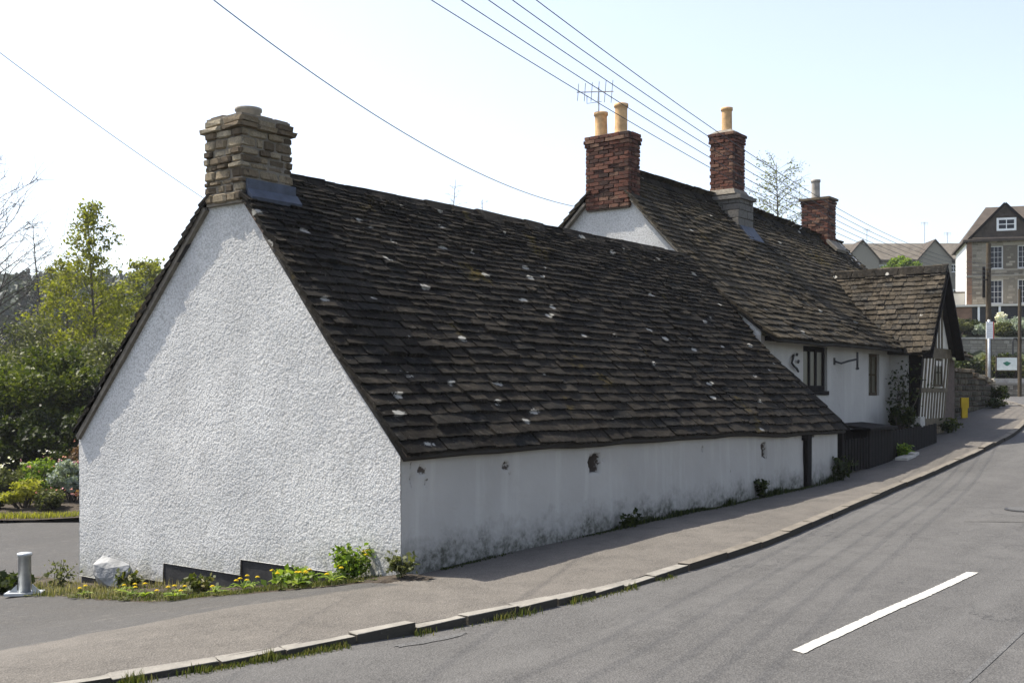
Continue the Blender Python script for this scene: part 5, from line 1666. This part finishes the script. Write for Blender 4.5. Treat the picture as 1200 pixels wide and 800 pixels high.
# coursed facing stones over the plain wall
fs = MB(); z = -.2
while z < EV - .12:
    h = random.uniform(.12, .20); x = .32
    while x < HWID - .05:
        l = random.uniform(.2, .45); cx, cz = x + l / 2, z + h / 2
        if not any(a - .12 < cx + l / 2 and cx - l / 2 < b_ + .12 and c - .12 < cz + h / 2 and cz - h / 2 < d + .12 for a, b_, c, d in wins):
            fs.box(x + .01, x + l - .01, -.018 - random.uniform(0, .015), .05, z + .01, z + h - .01)
        x += l
    z += h
tag(fs.build("facing_stone", "far_stone", sh, M=Ms), kind="stuff")
MB().box(-.02, HWID, -.07, -.035, 2.86, 2.98).build("string_course", "far_stone_grey", sh, M=Ms)
MB().box(.0, .12, .3, 6.4, -1.2, EV).build("side_wall", "white_render", sh, M=Ms)
rf = MB()
rf.hexa([(-.25, -.3, EV - .10), (HWID, -.3, EV - .10), (HWID, 3.2, EV + 2.42), (1.5, 3.2, EV + 2.42), (-.25, -.3, EV + .04), (HWID, -.3, EV + .04), (HWID, 3.2, EV + 2.56), (1.5, 3.2, EV + 2.56)])
rf.hexa([(-.25, 6.7, EV - .10), (-.25, -.3, EV - .10), (1.5, 3.2, EV + 2.42), (1.5, 3.21, EV + 2.42), (-.25, 6.7, EV + .04), (-.25, -.3, EV + .04), (1.5, 3.2, EV + 2.56), (1.5, 3.21, EV + 2.56)])
rf.hexa([(1.5, 3.2, EV + 2.42), (HWID, 3.2, EV + 2.42), (HWID, 6.7, EV - .10), (-.25, 6.7, EV - .10), (1.5, 3.2, EV + 2.56), (HWID, 3.2, EV + 2.56), (HWID, 6.7, EV + .04), (-.25, 6.7, EV + .04)])
rf = rf.build("roof", "far_tiles", sh, M=Ms)
# front cross gable, tile hung, with its white window
gx0, gx1, gap = .15, 4.25, 2.2
MB().add([(gx0, -.06, EV + .06), (gx1, -.06, EV + .06), (gap, -.06, EV + 2.2), (gx0, 2.6, EV + .06), (gx1, 2.6, EV + .06), (gap, 2.6, EV + 2.2)], [(0, 1, 2), (5, 4, 3), (0, 2, 5, 3), (1, 4, 5, 2)]).build("front_gable", "far_tiles", sh, M=Ms)
th = MB(); z = EV + .12
while z < EV + 1.95:
    u = (z - EV - .06) / 2.14; xa = gx0 + (gap - gx0) * u; xb = gx1 - (gx1 - gap) * u; x = xa + .04
    while x < xb - .2:
        if not (1.62 < x + .1 < 2.95 and EV + .45 < z < EV + 1.42): th.box(x, x + .19, -.10 - random.uniform(0, .012), -.062, z, z + .155)
        x += .2
    z += .15
tag(th.build("hung_tiles", "far_tiles", sh, M=Ms), kind="stuff")
for s_, (xa, xb) in enumerate(((gx0 - .25, gap), (gx1 + .25, gap))):
    MB().bar((xa, -.20, EV + .0 - .14), (xb, -.20, EV + 2.26), .16, .09, up=(0, 1, 0)).build("gable_verge", "black_timber", sh, M=Ms)
Mg = Ms @ Matrix.Translation((0, -.20, 0))
window(sh, 1.72, 2.86, EV + .55, EV + 1.36, .12, Mg, 2, 2, "white_paint", "glass", .13, .05)
# ground-floor frontage: pale canopy, posts and dark windows
cn = MB().box(-1.0, HWID, -1.3, -.02, .92, 1.04).build("canopy", "cream_render", sh, M=Ms)
for x in (.55, 1.2, 1.75, 2.9, 3.35, 4.2, 5.2, 6.2): MB().box(x - .06, x + .06, -1.25, -1.13, -1.2, .92).build("canopy_post", "white_paint", sh, M=Ms)
MB().box(.2, HWID, -.9, -.85, -.2, .915).build("shop_glass", "glass", sh, M=Ms)
MB().box(3.3, 4.1, -1.42, -1.32, .55, .80).build("shop_board", "white_paint", sh, M=Ms)
MB().box(-1.0, .18, -1.1, -.3, -1.2, .90).build("brick_return", "far_brick", sh, M=Ms)
MB().box(-1.45, -.01, .9, 4.5, -1.2, 1.95).build("extension", "cream_render", sh, M=Ms)
MB().hexa([(-1.5, .85, 1.955), (-.01, .85, 1.955), (-.01, 4.5, 1.955), (-1.5, 4.5, 1.955), (-1.5, .85, 2.05), (-.01, .85, 2.05), (-.01, 4.5, 2.2), (-1.5, 4.5, 2.2)]).build("extension_roof", "far_tiles_grey", sh, M=Ms)
MB().box(5.3, 6.2, 2.9, 3.6, EV + 2.2, EV + 3.5).build("chimney", "far_stone_grey", sh, M=Ms)

# --- terrace on the hill
Mt, p = cammat(985, 115, R(-2), 9.6)
tr = thing("stone_terrace", p, "long stone terrace with small gables on the hill behind the wing roof", "terrace")
TL = 14.2; TE = 5.6
wall_mesh("front_wall", TL, -1.5, TE, [(3.6, 4.9, 4.35, 5.15), (11.2, 11.95, 4.35, 5.2), (11.2, 11.95, 1.6, 2.6)], .12, Mt, "far_stone_grey", tr)
for a, b_, c, d in [(3.6, 4.9, 4.35, 5.15), (11.2, 11.95, 4.35, 5.2), (11.2, 11.95, 1.6, 2.6)]: window(tr, a, b_, c, d, .10, Mt, 3 if b_ - a > 1 else 2, 2, "white_paint", "glass", .09, .05)
rf = MB()
rf.hexa([(-2, -.3, TE - .1), (TL, -.3, TE - .1), (TL, 3, TE + 2.0), (-2, 3, TE + 2.0), (-2, -.3, TE + .05), (TL, -.3, TE + .05), (TL, 3, TE + 2.15), (-2, 3, TE + 2.15)])
rf.hexa([(-2, 3, TE + 2.0), (TL, 3, TE + 2.0), (TL, 6.3, TE - .1), (-2, 6.3, TE - .1), (-2, 3, TE + 2.15), (TL, 3, TE + 2.15), (TL, 6.3, TE + .05), (-2, 6.3, TE + .05)])
rf.build("roof", "far_tiles_grey", tr, M=Mt)
for gc in (2.15, 9.55):
    g_ = MB().add([(gc - 1.7, -.35, 3.8), (gc + 1.7, -.35, 3.8), (gc + 1.7, -.35, TE + .1), (gc, -.35, TE + 1.95), (gc - 1.7, -.35, TE + .1), (gc - 1.7, .1, 3.8), (gc + 1.7, .1, 3.8), (gc + 1.7, .1, TE + .1), (gc, .1, TE + 1.95), (gc - 1.7, .1, TE + .1)],
                 [(0, 1, 2, 3, 4), (9, 8, 7, 6, 5), (0, 5, 6, 1), (1, 6, 7, 2), (0, 4, 9, 5)]).build("front_gable", "far_stone_grey", tr, M=Mt)
    rr = MB()
    for s_ in (-1, 1):
        xe = gc + s_ * 2.0
        rr.hexa([(xe, -.55, TE - .30), (gc, -.55, TE + 1.98), (gc, 2.9, TE + 1.98), (xe, 2.9, TE - .30), (xe, -.55, TE - .16), (gc, -.55, TE + 2.14), (gc, 2.9, TE + 2.14), (xe, 2.9, TE - .16)])
    rr.build("gable_roof", "far_tiles", tr, M=Mt)
for x, h in ((3.55, 1.6), (9.6, 2.3), (12.0, 1.2)):
    a = MB().tube([(x, 3, TE + 2.1), (x, 3, TE + 2.1 + h)], .03, 5)
    for k in range(4): a.tube([(x - .35 + k * .2, 2.9, TE + 2.0 + h - .25), (x - .35 + k * .2, 2.9, TE + 2.0 + h + .1)], .014, 4)
    a.tube([(x - .4, 2.95, TE + 2.0 + h), (x + .35, 2.95, TE + 2.0 + h)], .016, 4)
    a.build("roof_aerial", "aluminium", tr, M=Mt)
p = at(1056, 92); p.z += 2.2
bush("green_tree", "fresh green treetop before the stone terrace above the wing's ridge", p, 1.7, 4.9, "leaf_fresh", 6000, .22, None, "tree", 26, "bark", .32, .15)

# --- poles
tp_base = at(1158.5, 47, 1.45)
tp = thing("telegraph_pole", tp_base, "tall brown wooden telegraph pole before the tall stone house", "telegraph pole")
MB().tube([tp_base + Vector((0, 0, -.3)), tp_base + Vector((0, 0, 3.5)), tp_base + Vector((0, 0, 6.5))], [.125, .11, .09], 10).build("shaft", "brown_timber", tp)
ca = MB()
for k in range(5):
    ca.tube([tp_base + Vector((0, 0, 4.95 + .17 * k)), tp_base + Vector(((k - 2) * .09 * RGT[0] - .12 * FWD[0], (k - 2) * .09 * RGT[1] - .12 * FWD[1], 4.95 + .17 * k))], .03, 6)
ca.build("insulator", "black_timber", tp)
MB().box(-.05, .05, -.10, -.02, 4.2, 5.5).build("pole_box", "black_timber", tp, M=Matrix.Translation(tp_base) @ Matrix.Rotation(HEAD - R(90), 4, 'Z') @ Matrix.Translation((-.22, .02, 0)))
Mp, p = cammat(1159, 45.6, 0, 1.48)
sp = thing("sign_post", p, "pale steel post with a white and red plate before the telegraph pole", "sign post")
MB().tube([(0, 0, -.3), (0, 0, 3.15)], .055, 10).build("post", "galvanised", sp, M=Mp, smooth=True)
pl_ = MB().box(-.15, .17, -.085, -.06, 2.36, 3.06).build("plate", "white_paint", sp, M=Mp)
simple("sign_red", (.45, .06, .04), .5, .1, 5, 0)
MB().box(.13, .172, -.09, -.0855, 2.36, 3.06).build("red_edge", "sign_red", pl_, M=Mp)
simple("sign_grey", (.45, .45, .47), .5, .1, 5, 0)
lt = MB()
for k in range(6):
    x = -.11
    while x < .09:
        w_ = random.uniform(.015, .04); lt.box(x, x + w_, -.089, -.0855, 2.46 + k * .09, 2.49 + k * .09); x += w_ + .015
lt.build("print", "sign_grey", pl_, M=Mp)
M2, p = cammat(1195, 49, 0, 1.6)
wp = thing("wooden_post", p, "thin brown pole at the picture's right edge beside the notice board", "pole")
MB().tube([(0, 0, -.3), (0, 0, 4.6)], [.085, .07], 8).build("shaft", "brown_timber", wp, M=M2)
M3, p = cammat(1190, 57.5, 0, 3.7)
ho = MB().tube([(-.14, 0, -1.0), (-.14, 0, .55), (-.07, 0, .72), (.05, 0, .72), (.13, 0, .55), (.13, 0, -1.0)], .045, 6)
tag(ho.build("hoop_rail", "iron", None, M=M3), "black hooped rail standing above the hedge behind the notice board", "rail")

# ================================================================== OVERHEAD CABLES
def cable(name, N_, F_, sag, label, r=.012, u0=-.55, group=None):
    pts = []
    for u in np.linspace(u0, 1, 40):
        q = N_.lerp(F_, float(u)); q.z -= sag * 4 * u * (1 - u); pts.append(q)
    o = MB().tube(pts, r, 5).build(name, "cable_black")
    return tag(o, label, "cable", group)
def pix(px, py, Y): return at(px, Y, EYE + (458 - py) / 1300.0 * Y)
names = ["lowest", "second lowest", "middle", "second highest", "highest"]
for k, px in enumerate((505, 540, 572, 600, 628)):
    Np = pix(px, 0, 14)
    Fp = tp_base + Vector(((k - 2) * .09 * RGT[0] - .12 * FWD[0], (k - 2) * .09 * RGT[1] - .12 * FWD[1], 4.95 + .17 * k))
    cable("overhead_cable", Np, Fp, .74 + .035 * k, names[k] + " of the five parallel cables crossing above the old house", .0065, group="cables strung to the telegraph pole")
cable("overhead_cable", pix(250, 0, 12), Vector((10.35, 5.08, 5.32)), .36, "single cable running down to the old house's gable", .0065, -.6)
cable("overhead_cable", pix(0, 62, 9.6), Vector((.28, 2.95, 3.70)), .03, "faint single cable coming down to the outbuilding's chimney from the left", .0035, -1.2)

# ================================================================== AIR
m = bpy.data.materials.new("air"); m.use_nodes = True
nt = m.node_tree; nt.nodes.clear()
pv = nt.nodes.new("ShaderNodeVolumePrincipled"); pv.inputs["Density"].default_value = .0003
pv.inputs["Color"].default_value = (.92, .95, 1.0, 1); pv.inputs["Anisotropy"].default_value = .3
mo = nt.nodes.new("ShaderNodeOutputMaterial"); nt.links.new(pv.outputs[0], mo.inputs["Volume"])
MATS["air"] = m
tag(MB().box(-1750, 1850, -1750, 1850, -6, 60).build("haze", "air"), "thin pale haze in the air", "haze", kind="stuff")
